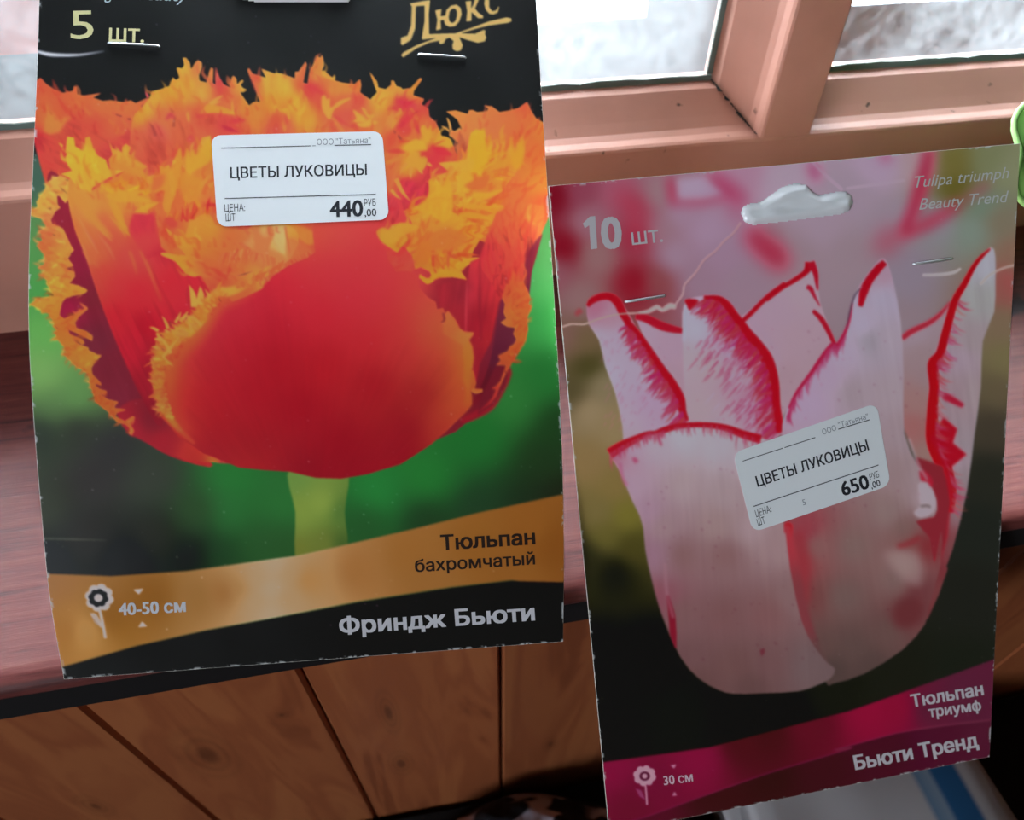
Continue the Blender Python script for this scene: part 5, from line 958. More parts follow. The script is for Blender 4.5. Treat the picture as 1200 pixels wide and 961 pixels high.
# fixed frame below and behind the sash
wpart(box('frame_base', WX0, WX1, RY0 + .006, RY0 + .0335, 0.0, .0205, M_PAINT))
wpart(box('gap_base', WX0, WX1, RY0 + .0342, .285, 0.0, .0205, M_GAPB))
wpart(box('frame_head', WX0, WX1, RY0 + .008, .285, WZ1 - .025, WZ1, M_PAINT))
wpart(box('frame_jamb', WX0, WX0 + .018, RY0 + .036, .285, .0208, WZ1 - .026, M_PAINT))
wpart(box('frame_jamb', WX1 - .018, WX1, RY0 + .036, .285, .0208, WZ1 - .026, M_PAINT))
GY = RY0 + .0278
zg = ZT + .013
panes = [(WX0 + .053, .1502 - .0222), (.1502 + .0222, WX1 - .053)]
for x0, x1 in panes:
    wpart(box('pane', x0, x1, GY, GY + .003, zg, WZ1 - .055, M_GLASS))
    # dark mouldy putty line between bead and glass: slightly uneven strip
    n = 90; v = []; f = []
    rng = random.Random(int(x0 * 1000))
    for i in range(n + 1):
        x = x0 + (x1 - x0) * i / n; h = .0013 + .0009 * rng.random()
        v += [(x, GY - .0016, zg - .0004), (x, GY - .0010, zg + h), (x, GY + .0001, zg + h)]
    for i in range(n):
        a = i * 3
        f += [(a, a + 3, a + 4, a + 1), (a + 1, a + 4, a + 5, a + 2)]
    wpart(obj('putty_line', v, f, M_SEAL))
    for sx, xe in ((1, x0), (-1, x1)):
        wpart(box('putty_line', min(xe, xe + sx * .0022), max(xe, xe + sx * .0022), GY - .0012, GY, zg + .002, WZ1 - .06, M_SEAL))
# mould in the corner joint of mullion and bottom rail
rng = random.Random(4)
v, f = [], []
xc, hw = .1502, .0092
for k in range(70):
    t = rng.random(); y = RY0 + .002 + .025 * t
    h = float(np.interp(y, [q[0] for q in half[:-1]], [q[1] for q in half[:-1]]))
    c0 = Vector((xc - hw - h, y, ZT + h)); r = (.0005 + .0013 * rng.random()) * (1.0 if .25 < t < .8 else .55)
    base = len(v)
    for i in range(6):
        a = i * math.pi / 3
        v.append(c0 + Vector((-abs(math.cos(a)) * r * .9 + .0001, math.sin(a) * r * 1.6, abs(math.sin(a * 1.3)) * r * .8 + .0001)))
    v.append(c0 + Vector((-r * .5, 0, r * .5)))
    f += [(base + i, base + (i + 1) % 6, base + 6) for i in range(6)]
mo = wpart(obj('mould_patch', v, f, M_MOULD)); mo['kind'] = 'stuff'
# outer sash
M_OUT = mat('outer_sash_paint', srgb(104, 116, 124), .5); M_OUTP = mat('outer_sash_pink_paint', srgb(172, 118, 112), .6)
for nm, (x0, x1, z0, z1) in [('outer_rail', (WX0 + .018, WX1 - .018, .0208, .075)), ('outer_rail', (WX0 + .018, WX1 - .018, WZ1 - .09, WZ1 - .026)), ('outer_stile', (-.21, -.116, .075, WZ1 - .09)), ('outer_stile', (.118, .165, .075, WZ1 - .09)), ('outer_stile', (WX1 - .07, WX1 - .018, .075, WZ1 - .09))]:
    wpart(box(nm, x0, x1, .222, .262, z0, z1, M_OUTP if x1 == -.116 else M_OUT))
for x0, x1 in [(WX0 + .018, -.21), (-.116, .118), (.165, WX1 - .07)]:
    wpart(box('outer_pane', x0, x1, .240, .243, .075, WZ1 - .09, M_CLEAR))
struct(box('ground', -14, 14, -16, 14, -1.3, -1.2, M_GROUND))
# ============================================================ seed packets
def lin(c):
    c = np.clip(c / 255., 0, 1)
    return np.where(c <= .04045, c / 12.92, ((c + .055) / 1.055) ** 2.4)

def poly_px(card, pts, material, parent, off, name):
    o = obj(name, card.px(np.array(pts, float), off), [tuple(range(len(pts)))[::-1]], material)
    bm = bmesh.new(); bm.from_mesh(o.data); bmesh.ops.triangulate(bm, faces=bm.faces); bm.to_mesh(o.data); bm.free()
    keep_world(o, parent); return o

class Card:
    """a sheet ruled between a left and a right edge curve, in world space (metres)"""
    def __init__(self, Lp, Rp, vp, width, knots, ext_top=0.0):
        a = _ray(*vp); a = WM @ (a / np.linalg.norm(a))
        Lp = np.array(Lp, float); Rp = np.array(Rp, float)
        def samp(P, t):
            s = np.concatenate([[0], np.cumsum(np.hypot(*np.diff(P, axis=0).T))]); s /= s[-1]
            return np.interp(t, s, P[:, 0]), np.interp(t, s, P[:, 1])
        ts = np.linspace(0, 1, knots); L = []; R = []
        for t in ts:
            l = world_ray(*samp(Lp, t)); r = world_ray(*samp(Rp, t))
            sol = np.linalg.lstsq(np.stack([l, -r], 1), -width * a, rcond=None)[0]
            L.append(CAM + l * sol[0]); R.append(CAM + r * sol[1])
        L = np.array(L); R = np.array(R)
        if ext_top:
            for A in (L, R): pass
            d = (L[0] - L[1] + R[0] - R[1]) / 2; d /= np.linalg.norm(d)
            L = np.vstack([L[0] + d * ext_top, L]); R = np.vstack([R[0] + d * ext_top, R])
        self.L = spline(L, 12); self.R = spline(R, 12)
        m = (self.L + self.R) / 2
        s = np.concatenate([[0], np.cumsum(np.linalg.norm(np.diff(m, axis=0), axis=1))])
        self.height = s[-1]; self.tt = s / s[-1]; self.width = width
    def edge(self, E, t):
        return np.stack([np.interp(t, self.tt, E[:, k]) for k in range(3)], -1)
    def P(self, s, t):
        s = np.asarray(s, float); t = np.asarray(t, float)
        return self.edge(self.L, t) * (1 - s)[..., None] + self.edge(self.R, t) * s[..., None]
    def N(self, s, t):
        e = 4e-3
        t0 = np.clip(t - e, 0, 1); t1 = np.clip(t + e, 0, 1)
        dv = self.P(s, t1) - self.P(s, t0); du = self.P(np.ones_like(s), t) - self.P(np.zeros_like(s), t)
        n = np.cross(dv, du)
        n /= np.linalg.norm(n, axis=-1, keepdims=True)
        return n
    def at(self, s, t, off):
        return self.P(s, t) + self.N(s, t) * np.asarray(off)[..., None]
    def inv(self, uv):
        """photo pixel -> (s, t) on this sheet"""
        uv = np.asarray(uv, float); s = np.full(uv.shape[:-1], .5); t = np.full(uv.shape[:-1], .5)
        for _ in range(12):
            p = project(self.P(s, t)); e = 1e-3
            ds = (project(self.P(s + e, t)) - p) / e; dt = (project(self.P(s, np.clip(t + e, 0, 1))) - project(self.P(s, np.clip(t - e, 0, 1)))) / (np.clip(t + e, 0, 1) - np.clip(t - e, 0, 1))[..., None]
            r = uv - p; det = ds[..., 0] * dt[..., 1] - ds[..., 1] * dt[..., 0]
            s = s + (r[..., 0] * dt[..., 1] - r[..., 1] * dt[..., 0]) / det
            t = np.clip(t + (ds[..., 0] * r[..., 1] - ds[..., 1] * r[..., 0]) / det, 0, 1)
        return s, t
    def px(self, uv, off):
        s, t = self.inv(uv)
        return self.at(s, t, np.full(s.shape, off))

def in_poly(pts, X, Y):
    c = np.zeros(X.shape, bool); n = len(pts)
    for i in range(n):
        x0, y0 = pts[i]; x1, y1 = pts[(i + 1) % n]
        if y0 == y1: continue
        k = ((y0 > Y) != (y1 > Y)) & (X < (x1 - x0) * (Y - y0) / (y1 - y0) + x0)
        c ^= k
    return c

def grid_faces(nr, nc, keep=None):
    i = np.arange(nr * nc).reshape(nr, nc)
    q = np.stack([i[:-1, :-1], i[1:, :-1], i[1:, 1:], i[:-1, 1:]], -1).reshape(-1, 4)
    if keep is not None: q = q[keep.reshape(-1)]
    return q

def fast_mesh(name, co, quads, material, parent, color=None, smooth=True):
    me = bpy.data.meshes.new(name)
    used = np.unique(quads); remap = np.full(len(co), -1); remap[used] = np.arange(len(used))
    co = co[used]; quads = remap[quads]
    me.vertices.add(len(co)); me.vertices.foreach_set('co', co.astype(np.float32).ravel())
    me.loops.add(quads.size); me.loops.foreach_set('vertex_index', quads.astype(np.int32).ravel())
    me.polygons.add(len(quads)); me.polygons.foreach_set('loop_start', np.arange(0, quads.size, 4, dtype=np.int32))
    me.update(calc_edges=True)
    if smooth: me.shade_smooth()
    if color is not None:
        at = me.color_attributes.new('print', 'FLOAT_COLOR', 'POINT')
        at.data.foreach_set('color', np.concatenate([color[used], np.ones((len(used), 1))], 1).astype(np.float32).ravel())
    me.materials.append(material)
    o = bpy.data.objects.new(name, me); COL.objects.link(o)
    if parent: keep_world(o, parent)
    return o

def mat_print(name, rough):
    m = mat(name, (1, 1, 1, 1), rough, .30)
    b = m.node_tree.nodes['Principled BSDF']
    at = nd(m, 'ShaderNodeAttribute'); at.attribute_name = 'print'
    lk(m, at.outputs['Color'], b.inputs['Base Color'])
    n = nd(m, 'ShaderNodeTexNoise'); n.inputs['Scale'].default_value = 60; n.inputs['Detail'].default_value = 3
    tc = nd(m, 'ShaderNodeTexCoord'); lk(m, tc.outputs['Object'], n.inputs['Vector'])
    bp = nd(m, 'ShaderNodeBump'); bp.inputs['Strength'].default_value = .12; bp.inputs['Distance'].default_value = .0008
    lk(m, n.outputs['Fac'], bp.inputs['Height']); lk(m, bp.outputs[0], b.inputs['Normal'])
    rr = nd(m, 'ShaderNodeMapRange'); rr.inputs['To Min'].default_value = rough - .06; rr.inputs['To Max'].default_value = rough + .1
    lk(m, n.outputs['Fac'], rr.inputs['Value']); lk(m, rr.outputs[0], b.inputs['Roughness'])
    return m

M_BOARD = mat('white_cardboard', srgb(226, 220, 212), .8)
M_STICKER = mat('white_sticker_paper', srgb(238, 239, 242), .55, .35)
M_INK = mat('black_thermal_ink', srgb(30, 32, 40), .6, .3)
M_INKG = mat('faded_grey_ink', srgb(140, 142, 150), .6, .3)
M_STEEL = mat('staple_wire', srgb(236, 238, 242), .48, .8, 1.0)
M_FILM = mat('cloudy_plastic_film', srgb(240, 240, 244), .13, .8)
M_BAG = mat('bulb_bag_plastic', srgb(176, 150, 128), .3, .5)

def card_objects(card, root, canvas, e_light, rough, hole, pitch, name):
    """cardboard sheet + printed front as a fine grid coloured by the artwork"""
    # board
    nr, nc = 90, 64
    t, s = np.meshgrid(np.linspace(0, 1, nr), np.linspace(0, 1, nc), indexing='ij')
    F = card.at(s, t, np.zeros_like(s)).reshape(-1, 3); B = card.at(s, t, np.full_like(s, -.00050)).reshape(-1, 3)
    pc = project(card.P((s[:-1, :-1] + s[1:, 1:]) / 2, (t[:-1, :-1] + t[1:, 1:]) / 2))
    keep = np.ones((nr - 1, nc - 1), bool)
    if hole is not None: keep = ~in_poly(hole, pc[..., 0], pc[..., 1])
    qf = grid_faces(nr, nc, keep); qb = qf[:, ::-1] + nr * nc
    i = np.arange(nr * nc).reshape(nr, nc)
    loop = np.concatenate([i[0, :-1], i[:-1, -1], i[-1, :0:-1], i[:0:-1, 0]])
    nx = np.roll(loop, -1)
    qe = np.stack([loop, nx, nx + nr * nc, loop + nr * nc], 1)
    board = fast_mesh('cardboard', np.vstack([F, B]), np.vstack([qf, qb, qe]), M_BOARD, root, smooth=False)
    # print
    nc2 = int(card.width / pitch); nr2 = int(card.height / pitch)
    t, s = np.meshgrid(np.linspace(0.0004, .9996, nr2), np.linspace(.0006, .9994, nc2), indexing='ij')
    Q = card.at(s, t, np.full_like(s, .00003))
    uv = project(card.P(s, t))
    S = canvas.S
    x = np.clip((uv[..., 0] - canvas.x0) * S - .5, 0, canvas.w - 2); y = np.clip((uv[..., 1] - canvas.y0) * S - .5, 0, canvas.h - 2)
    x0 = x.astype(int); y0 = y.astype(int); fx = (x - x0)[..., None]; fy = (y - y0)[..., None]
    im = blur(canvas.im, .55 * S)
    c = (im[y0, x0] * (1 - fx) + im[y0, x0 + 1] * fx) * (1 - fy) + (im[y0 + 1, x0] * (1 - fx) + im[y0 + 1, x0 + 1] * fx) * fy
    # ink reflectance: seen colour less the sheen of the laminate, divided by the light falling there
    c = np.maximum(lin(c) - .0045, .0012) / (e_light(uv[..., 0], uv[..., 1])[..., None] * np.array([.88, 1.0, 1.07]))
    mean = c.mean(-1, keepdims=True); c = np.maximum(mean + (c - mean) * 1.0, .003)
    c = c * np.minimum(1, .86 / c.max(-1, keepdims=True))
    # worn white rim of the board
    rim = np.minimum(np.minimum(s, 1 - s) * card.width, np.minimum(t, 1 - t) * card.height)
    wear = vnoise(s * 70, t * 95, 77) * .6 + vnoise(s * 240, t * 300, 78) * .4
    wm = np.clip((wear - .62) * 12, 0, 1) * np.clip(1 - rim / .0007, 0, 1)
    c = c * (1 - wm[..., None]) + .7 * wm[..., None]
    c = np.clip(c, 0.004, .9)
    keep = None
    if hole is not None:
        pc = (uv[:-1, :-1] + uv[1:, 1:]) / 2; keep = ~in_poly(hole, pc[..., 0], pc[..., 1])
    m = mat_print(name, rough)
    pr = fast_mesh('printed_front', Q.reshape(-1, 3), grid_faces(nr2, nc2, keep), m, root, c.reshape(-1, 3))
    return board, pr

def glyph_fill(body, shear):
    """outlines of a line of text, triangulated inside by winding number"""
    from mathutils.geometry import delaunay_2d_cdt
    cu = bpy.data.curves.new('txt', 'FONT'); cu.body = body; cu.size = 1.0; cu.shear = shear
    cu.resolution_u = 3; cu.fill_mode = 'NONE'
    o = bpy.data.objects.new('txt', cu); COL.objects.link(o)
    bpy.context.view_layer.update()
    ev = o.evaluated_get(bpy.context.evaluated_depsgraph_get()); me = ev.to_mesh()
    v = np.array([q.co[:2] for q in me.vertices]); ed = [tuple(e.vertices) for e in me.edges]
    ev.to_mesh_clear(); bpy.data.objects.remove(o); bpy.data.curves.remove(cu)
    nb = {}
    for a, b in ed: nb.setdefault(a, []).append(b); nb.setdefault(b, []).append(a)
    seen = set(); loops = []
    for st in range(len(v)):
        if st in seen or st not in nb: continue
        lp = [st]; seen.add(st); cur = st + 1 if st + 1 in nb[st] else nb[st][0]
        while cur not in seen:
            lp.append(cur); seen.add(cur)
            nx = [q for q in nb[cur] if q not in seen]
            if not nx: break
            cur = nx[0]
        if len(lp) > 2: loops.append(lp)
    r = delaunay_2d_cdt([Vector(q) for q in v], [(a, b) for lp in loops for a, b in zip(lp, lp[1:] + lp[:1])], [], 0, 1e-5)
    w = np.array([q[:] for q in r[0]]); tri = np.array([f for f in r[2] if len(f) == 3])
    ctr = w[tri].mean(1); wn_ = np.zeros(len(tri), int)
    for lp in loops:
        for a, b in zip(lp, lp[1:] + lp[:1]):
            (x0, y0), (x1, y1) = v[a], v[b]
            if y0 == y1: continue
            X, Y = ctr[:, 0], ctr[:, 1]
            xi = x0 + (Y - y0) / (y1 - y0) * (x1 - x0)
            wn_ += np.where((y0 <= Y) & (Y < y1) & (X < xi), 1, 0) - np.where((y1 <= Y) & (Y < y0) & (X < xi), 1, 0)
    return w, [tuple(q) for q in tri[wn_ != 0]]

def text_px(card, body, p0, p1, cap, material, parent, off, bold=0.0, shear=0.0, name='lettering', up=None, squeeze=None):
    """lettering laid on the sheet: baseline from pixel p0 to p1, capitals `cap` px tall"""
    v, f = glyph_fill(body, shear)
    p0 = np.array(p0, float); p1 = np.array(p1, float); d = p1 - p0
    if up is None:
        n = np.array([d[1], -d[0]]) / np.hypot(*d)
        up = n if n[1] < 0 else -n
    up = np.array(up, float)
    x = (v[:, 0] - v[:, 0].min()) / (v[:, 0].max() - v[:, 0].min()); y = v[:, 1] / .728
    uv = p0 + x[:, None] * d + (y * cap)[:, None] * up
    if bold:      # heavier weight: the same outlines a hair apart, one on top of the other
        bx = bold * cap * d / np.hypot(*d); by = bold * cap * up * .55
        sh = [(-1, -1), (1, -1), (-1, 1), (1, 1), (0, 0)]
        P = np.vstack([card.px(uv * 1.0 + bx * i + by * j, off + 2e-6 * k) for k, (i, j) in enumerate(sh)])
        nv = len(v); f = [tuple(q + nv * k for q in g) for k in range(5) for g in f]
    else:
        P = card.px(uv, off)
    o = obj(name, P, f, material)
    bm = bmesh.new(); bm.from_mesh(o.data); bmesh.ops.recalc_face_normals(bm, faces=bm.faces)
    cd = Vector(CAM)
    for q in bm.faces:
        if q.normal.dot(cd - q.calc_center_median()) < 0: q.normal_flip()
    bm.to_mesh(o.data); bm.free()
    keep_world(o, parent); return o

def strip_px(card, p0, p1, w, material, parent, off, name):
    p0 = np.array(p0, float); p1 = np.array(p1, float); d = p1 - p0; n = np.array([-d[1], d[0]]) / np.hypot(*d) * w
    k = 8; ts = np.linspace(0, 1, k)[:, None]
    A = card.px(p0 + d * ts + n, off); B = card.px(p0 + d * ts - n, off)
    o = obj(name, np.vstack([A, B]), [(i, i + 1, k + i + 1, k + i) for i in range(k - 1)], material)
    keep_world(o, parent); return o

def sticker(card, root, corners, rad, off, thick):
    """rounded paper label: corners TL, TR, BR, BL in px"""
    C = np.array(corners, float); pts = []
    for i in range(4):
        p = C[i]; a = C[i - 1] - p; b = C[(i + 1) % 4] - p
        a /= np.hypot(*a); b /= np.hypot(*b)
        for th in np.linspace(0, math.pi / 2, 6):
            pts.append(p + a * rad * (1 - math.sin(th)) + b * rad * (1 - math.cos(th)))
    pts = np.array(pts); n = len(pts)
    ctr = pts.mean(0); rings = [1.0, .66, .33]
    V = []; F = []
    for k in rings: V.append(card.px(ctr + (pts - ctr) * k, off + thick))
    V.append(card.px(ctr[None], off + thick)); V.append(card.px(pts, off))
    V = np.vstack(V)
    for r in range(2):
        F += [(r * n + i, r * n + (i + 1) % n, (r + 1) * n + (i + 1) % n, (r + 1) * n + i) for i in range(n)]
    F += [(2 * n + i, 2 * n + (i + 1) % n, 3 * n) for i in range(n)]
    F += [(3 * n + 1 + i, 3 * n + 1 + (i + 1) % n, (i + 1) % n, i) for i in range(n)]
    o = obj('price_label', V, F, M_STICKER)
    o['label'] = 'white price sticker with rounded corners'
    bm = bmesh.new(); bm.from_mesh(o.data); bmesh.ops.recalc_face_normals(bm, faces=bm.faces); bm.to_mesh(o.data); bm.free()
    keep_world(o, root); return o

def staple(card, root, p0, p1, r=.00030):
    s, t = card.inv(np.array([p0, p1], float))
    ss = np.array([s[0], s[0], s[0] * .97 + s[1] * .03, s[0] * .5 + s[1] * .5, s[0] * .03 + s[1] * .97, s[1], s[1]]); tt = np.array([t[0], t[0], t[0] * .97 + t[1] * .03, (t[0] + t[1]) / 2, t[0] * .03 + t[1] * .97, t[1], t[1]])
    P = card.at(ss, tt, np.array([-.0006, .0001, .00045, .0005, .00045, .0001, -.0006]))
    o = tube('staple', P, r, M_STEEL); keep_world(o, root); return o

def film(card, root, poly, bulge, seed):
    """plastic of the bag pushing out through the hang hole"""
    P = np.array(poly, float)
    x0, y0 = P.min(0) - 1; x1, y1 = P.max(0) + 1
    nx = int((x1 - x0) / 1.3); ny = int((y1 - y0) / 1.3)
    Y, X = np.meshgrid(np.linspace(y0, y1, ny), np.linspace(x0, x1, nx), indexing='ij')
    inside = in_poly(poly, X, Y)
    D = np.full(X.shape, 1e9); Q = np.roll(P, -1, 0)
    for a, b in zip(P, Q):
        ab = b - a; h = np.clip(((X - a[0]) * ab[0] + (Y - a[1]) * ab[1]) / (ab @ ab + 1e-9), 0, 1)
        D = np.minimum(D, np.hypot(X - a[0] - h * ab[0], Y - a[1] - h * ab[1]))
    D = np.where(inside, D, -D)
    w = vnoise(X / 26, Y / 9, seed) + .35 * vnoise(X / 12 + Y / 6, Y / 7, seed + 3)
    off = np.where(D > -2.2, .00012 + bulge * np.clip(D / 7, 0, 1) ** .6 * (.55 + .45 * w), 0)
    V = card.px(np.stack([X, Y], -1).reshape(-1, 2), 0.0)
    s, t = card.inv(np.stack([X, Y], -1)); V = card.at(s, t, off).reshape(-1, 3)
    kc = (D[:-1, :-1] > -1.6) & (D[1:, 1:] > -1.6) & (D[1:, :-1] > -1.6) & (D[:-1, 1:] > -1.6)
    return fast_mesh('hang_hole_film', V, grid_faces(ny, nx, kc), M_FILM, root)

def bag(card, root, s0, s1, t0, t1, depth, seed, room=None):
    """pillow of plastic full of bulbs fixed behind the card"""
    nr, nc = 30, 24
    t, s = np.meshgrid(np.linspace(t0, t1, nr), np.linspace(s0, s1, nc), indexing='ij')
    a = (t - t0) / (t1 - t0); b = (s - s0) / (s1 - s0)
    prof = (np.clip(np.sin(math.pi * a), 0, 1) ** .6) * (np.clip(np.sin(math.pi * b), 0, 1) ** .5)
    lump = .78 + .3 * vnoise(a * 4.5, b * 3.5, seed)
    base = card.at(s, t, np.full_like(s, -.0009)); N = card.N(s, t)
    d = depth * prof * lump
    lim = np.clip((base[..., 2] - .0015) / np.maximum(N[..., 2], .1), 0, 1)
    d = np.minimum(d, lim)
    Bk = base - N * d[..., None]
    V = np.vstack([base.reshape(-1, 3), Bk.reshape(-1, 3)])
    q = grid_faces(nr, nc)
    return fast_mesh('bulb_bag', V, np.vstack([q, q[:, ::-1] + nr * nc]), M_BAG, root)

CW = .1282
CARD1 = Card([(46, 0), (43.5, 80), (40, 160), (37, 230), (34, 300), (33, 370), (36, 450), (45, 560), (55, 680), (75, 796)], [(628, -5), (634, 100), (641, 210), (652, 390), (659, 520), (661, 660), (660, 752)], (6600, 100), CW, 9, .022)
CARD2 = Card([(643, 218), (714, 977)], [(1195.5, 168), (1159.5, 887)], (7900, -480), CW, 4)
# light that reaches the cards (white-balanced daylight), used to turn seen print colours into ink reflectance
def e1(u, v): return np.interp(v, [0, 240, 300, 350, 400, 450, 500, 600, 800], [.77, .76, .69, .63, .56, .52, .50, .47, .455])
def e2(u, v): return np.full(np.shape(u), .41)
INK = lambda name, c: mat(name, srgb(*c), .45, .4)

def price_label(card, root, L):
    st = sticker(card, root, L['corners'], L['rad'], .00006, .00008)
    o = .00006 + .00008 + .00003
    for a, b, w, g in L['lines']: strip_px(card, a, b, w, M_INKG if g else M_INK, st, o, 'ruled_line')
    for body, a, b, cap, bold, g, up in L['text']:
        text_px(card, body, a, b, cap, M_INKG if g else M_INK, st, o, bold, 0, 'lettering', up)
    return st

# ---- packet with the fringed orange tulip
c0 = CARD1.P(np.array(.5), np.array(1.0))
pk1 = empty('bulb_packet', tuple(c0))
tag(pk1, 'bulb packet printed with a red and orange fringed tulip, price sticker 440', 'bulb packet')
art1 = paint_card1_c(paint_card1_b(paint_card1(2)))
card_objects(CARD1, pk1, art1, e1, .34, None, .000235, 'laminated_print_fringed_tulip')
CREAM = INK('cream_print', (232, 222, 164)); SILV = INK('silver_print', (214, 210, 216)); DARKB = INK('dark_brown_print', (40, 22, 16)); PALE = INK('pale_blue_print', (196, 208, 220))
T = lambda *a, **k: text_px(CARD1, *a, **k)
T('5', (83, 45.8), (110, 45.2), 35, CREAM, pk1, .00007)
T('шт.', (128, 48.6), (168.5, 50), 21, CREAM, pk1, .00007, bold=.018)
T('Fringed', (96, -2), (152, -.5), 14, PALE, pk1, .00007, shear=.35)
T('Beauty', (160, -.5), (221, 2), 14, PALE, pk1, .00007, shear=.35)
T('40-50 см', (140, 721), (217.5, 716.5), 14.5, SILV, pk1, .00007, bold=.045)
T('Тюльпан', (517.5, 644.4), (626.8, 637.4), 17.3, DARKB, pk1, .00007, bold=.045)
T('бахромчатый', (487, 670.2), (626.8, 661.2), 14.6, DARKB, pk1, .00007, bold=.028)
T('Фриндж Бьюти', (399, 742.8), (626.2, 726.6), 19, SILV, pk1, .00007, bold=.05)
price_label(CARD1, pk1, dict(corners=[(247.5, 159), (448, 154), (456, 257.5), (255, 266)], rad=11,
    lines=[((259, 174), (364, 171.4), .45, False), ((366, 171.3), (370, 171.2), .4, True), ((392, 170.8), (435, 169.9), .5, False), ((263.5, 233), (440.5, 228), .5, False)],
    text=[('ООО', (371.5, 170.3), (391, 169.8), 7, 0, True, None), ('"Татьяна"', (394, 169.4), (434.5, 168.0), 7, 0, True, None),
          ('ЦВЕТЫ ЛУКОВИЦЫ', (270.4, 209.3), (429.8, 205.3), 13, .022, False, None), ('ЦЕНА:', (263.5, 248.6), (287.5, 247.6), 8.8, 0, False, None), ('ШТ', (264.8, 259.6), (276, 259.2), 8.8, 0, False, None),
          ('440', (387.5, 254.6), (425, 253.5), 19.5, .035, False, None), ('РУБ', (427, 242), (440.6, 241.4), 8.6, 0, False, None), (',00', (427.5, 253.8), (441.2, 253.2), 8.8, .01, False, None)]))
staple(CARD1, pk1, (127, 51), (187, 55), .00025); staple(CARD1, pk1, (490, 64.5), (545.5, 68), .00025)
film(CARD1, pk1, [(262, -20), (270, -33), (310, -36), (325, -52), (350, -56), (368, -38), (405, -38), (417, -25), (415, -8), (408, 2), (300, 2), (270, -4)], .0012, 8)
bag(CARD1, pk1, .07, .93, .16, .93, .030, 3)

# ---- packet with the white and pink tulip
c0 = CARD2.P(np.array(.5), np.array(1.0))
pk2 = empty('bulb_packet', tuple(c0))
tag(pk2, 'bulb packet printed with a white and pink tulip, price sticker 650', 'bulb packet')
art2 = paint_card2(2)
HOLE = [(869, 251), (870, 244), (876, 240), (890, 238), (905, 228), (916, 220), (930, 216), (944, 217), (952, 226), (960, 230), (978, 226), (990, 225), (997, 230), (998.5, 238), (995, 246), (987, 250), (950, 255), (910, 260), (882, 263), (873, 260)]
card_objects(CARD2, pk2, art2, e2, .34, HOLE, .000235, 'laminated_print_pink_tulip')
WHT = INK('white_print', (208, 200, 205)); PNKW = INK('pale_pink_print', (226, 196, 208)); EMB = INK('grey_foil_print', (206, 206, 204))
T = lambda *a, **k: text_px(CARD2, *a, **k)
poly_px(CARD2, zm(640, 160, 1121 / 280.)((172, 408), (205, 375), (230, 373), (240, 525), (209, 530), (202, 416), (181, 430)), WHT, pk2, .00007, 'lettering')
T('0', (707, 291.5), (728, 290), 38, WHT, pk2, .00007, bold=.045)
T('шт.', (741, 287.3), (777, 283.3), 20, WHT, pk2, .00007, bold=.006)
T('Tulipa triumph', (1073, 220), (1183, 208.5), 14, EMB, pk2, .00007, shear=.35)
T('Beauty Trend', (1077, 246), (1183, 236.5), 14, EMB, pk2, .00007, shear=.35)
T('30 см', (778.4, 920), (812, 915.3), 11, PNKW, pk2, .00007, bold=.02)
T('Тюльпан', (1069, 828.5), (1152.4, 814), 14.5, WHT, pk2, .00007, bold=.045)
T('триумф', (1089, 840.5), (1149.7, 832), 12.5, WHT, pk2, .00007, bold=.035)
T('Бьюти Тренд', (1003, 901.8), (1146.5, 875), 16.5, WHT, pk2, .00007, bold=.05)
U = (-3.2 / 12.13, -11.7 / 12.13)
price_label(CARD2, pk2, dict(corners=[(858.5, 530.7), (1027, 472), (1043.5, 568.3), (882, 624)], rad=11,
    lines=[((870, 540.3), (917, 525), .45, False), ((919, 524.4), (955, 512.6), .45, False), ((982, 502.9), (1018.6, 491.8), .5, False), ((882.7, 593.3), (1029, 544.8), .5, False)],
    text=[('ООО', (964, 509.4), (980, 504), 6.5, 0, True, U), ('"Татьяна"', (983, 501), (1017.5, 490.4), 6.5, 0, True, U),
          ('ЦВЕТЫ ЛУКОВИЦЫ', (888, 570.3), (1018, 527), 12.6, .022, False, U), ('ЦЕНА:', (886.2, 606), (904, 599.5), 8.4, 0, False, U), ('ШТ', (888.3, 616.2), (897, 613), 8.4, 0, False, U),
          ('650', (988, 581), (1018.8, 571.4), 17, .035, False, U), ('РУБ', (1019.6, 562.4), (1030.2, 558.8), 7.6, 0, False, U), (',00', (1021.2, 572.6), (1031.8, 568.6), 7.8, .01, False, U), ('5', (941, 592), (944.5, 591), 7, 0, True, U)]))
staple(CARD2, pk2, (733, 353.5), (778, 346.5), .00038); staple(CARD2, pk2, (1070, 309.5), (1114.5, 303.3), .00038)
film(CARD2, pk2, HOLE, .0014, 5)
bag(CARD2, pk2, .08, .92, .03, .50, .026, 12)
# ============================================================ green cup at the right end of the sill
def lathe(name, prof, m, parent=None, seg=64, loc=(0, 0, 0)):
    v = []; f = []
    for r, z in prof:
        for k in range(seg):
            a = 2 * math.pi * k / seg; v.append((loc[0] + r * math.cos(a), loc[1] + r * math.sin(a), loc[2] + z))
    n = len(prof)
    for i in range(n - 1):
        for k in range(seg):
            f.append((i * seg + k, i * seg + (k + 1) % seg, (i + 1) * seg + (k + 1) % seg, (i + 1) * seg + k))
    o = obj(name, v, f, m, None, True)
    if parent: keep_world(o, parent)
    return o
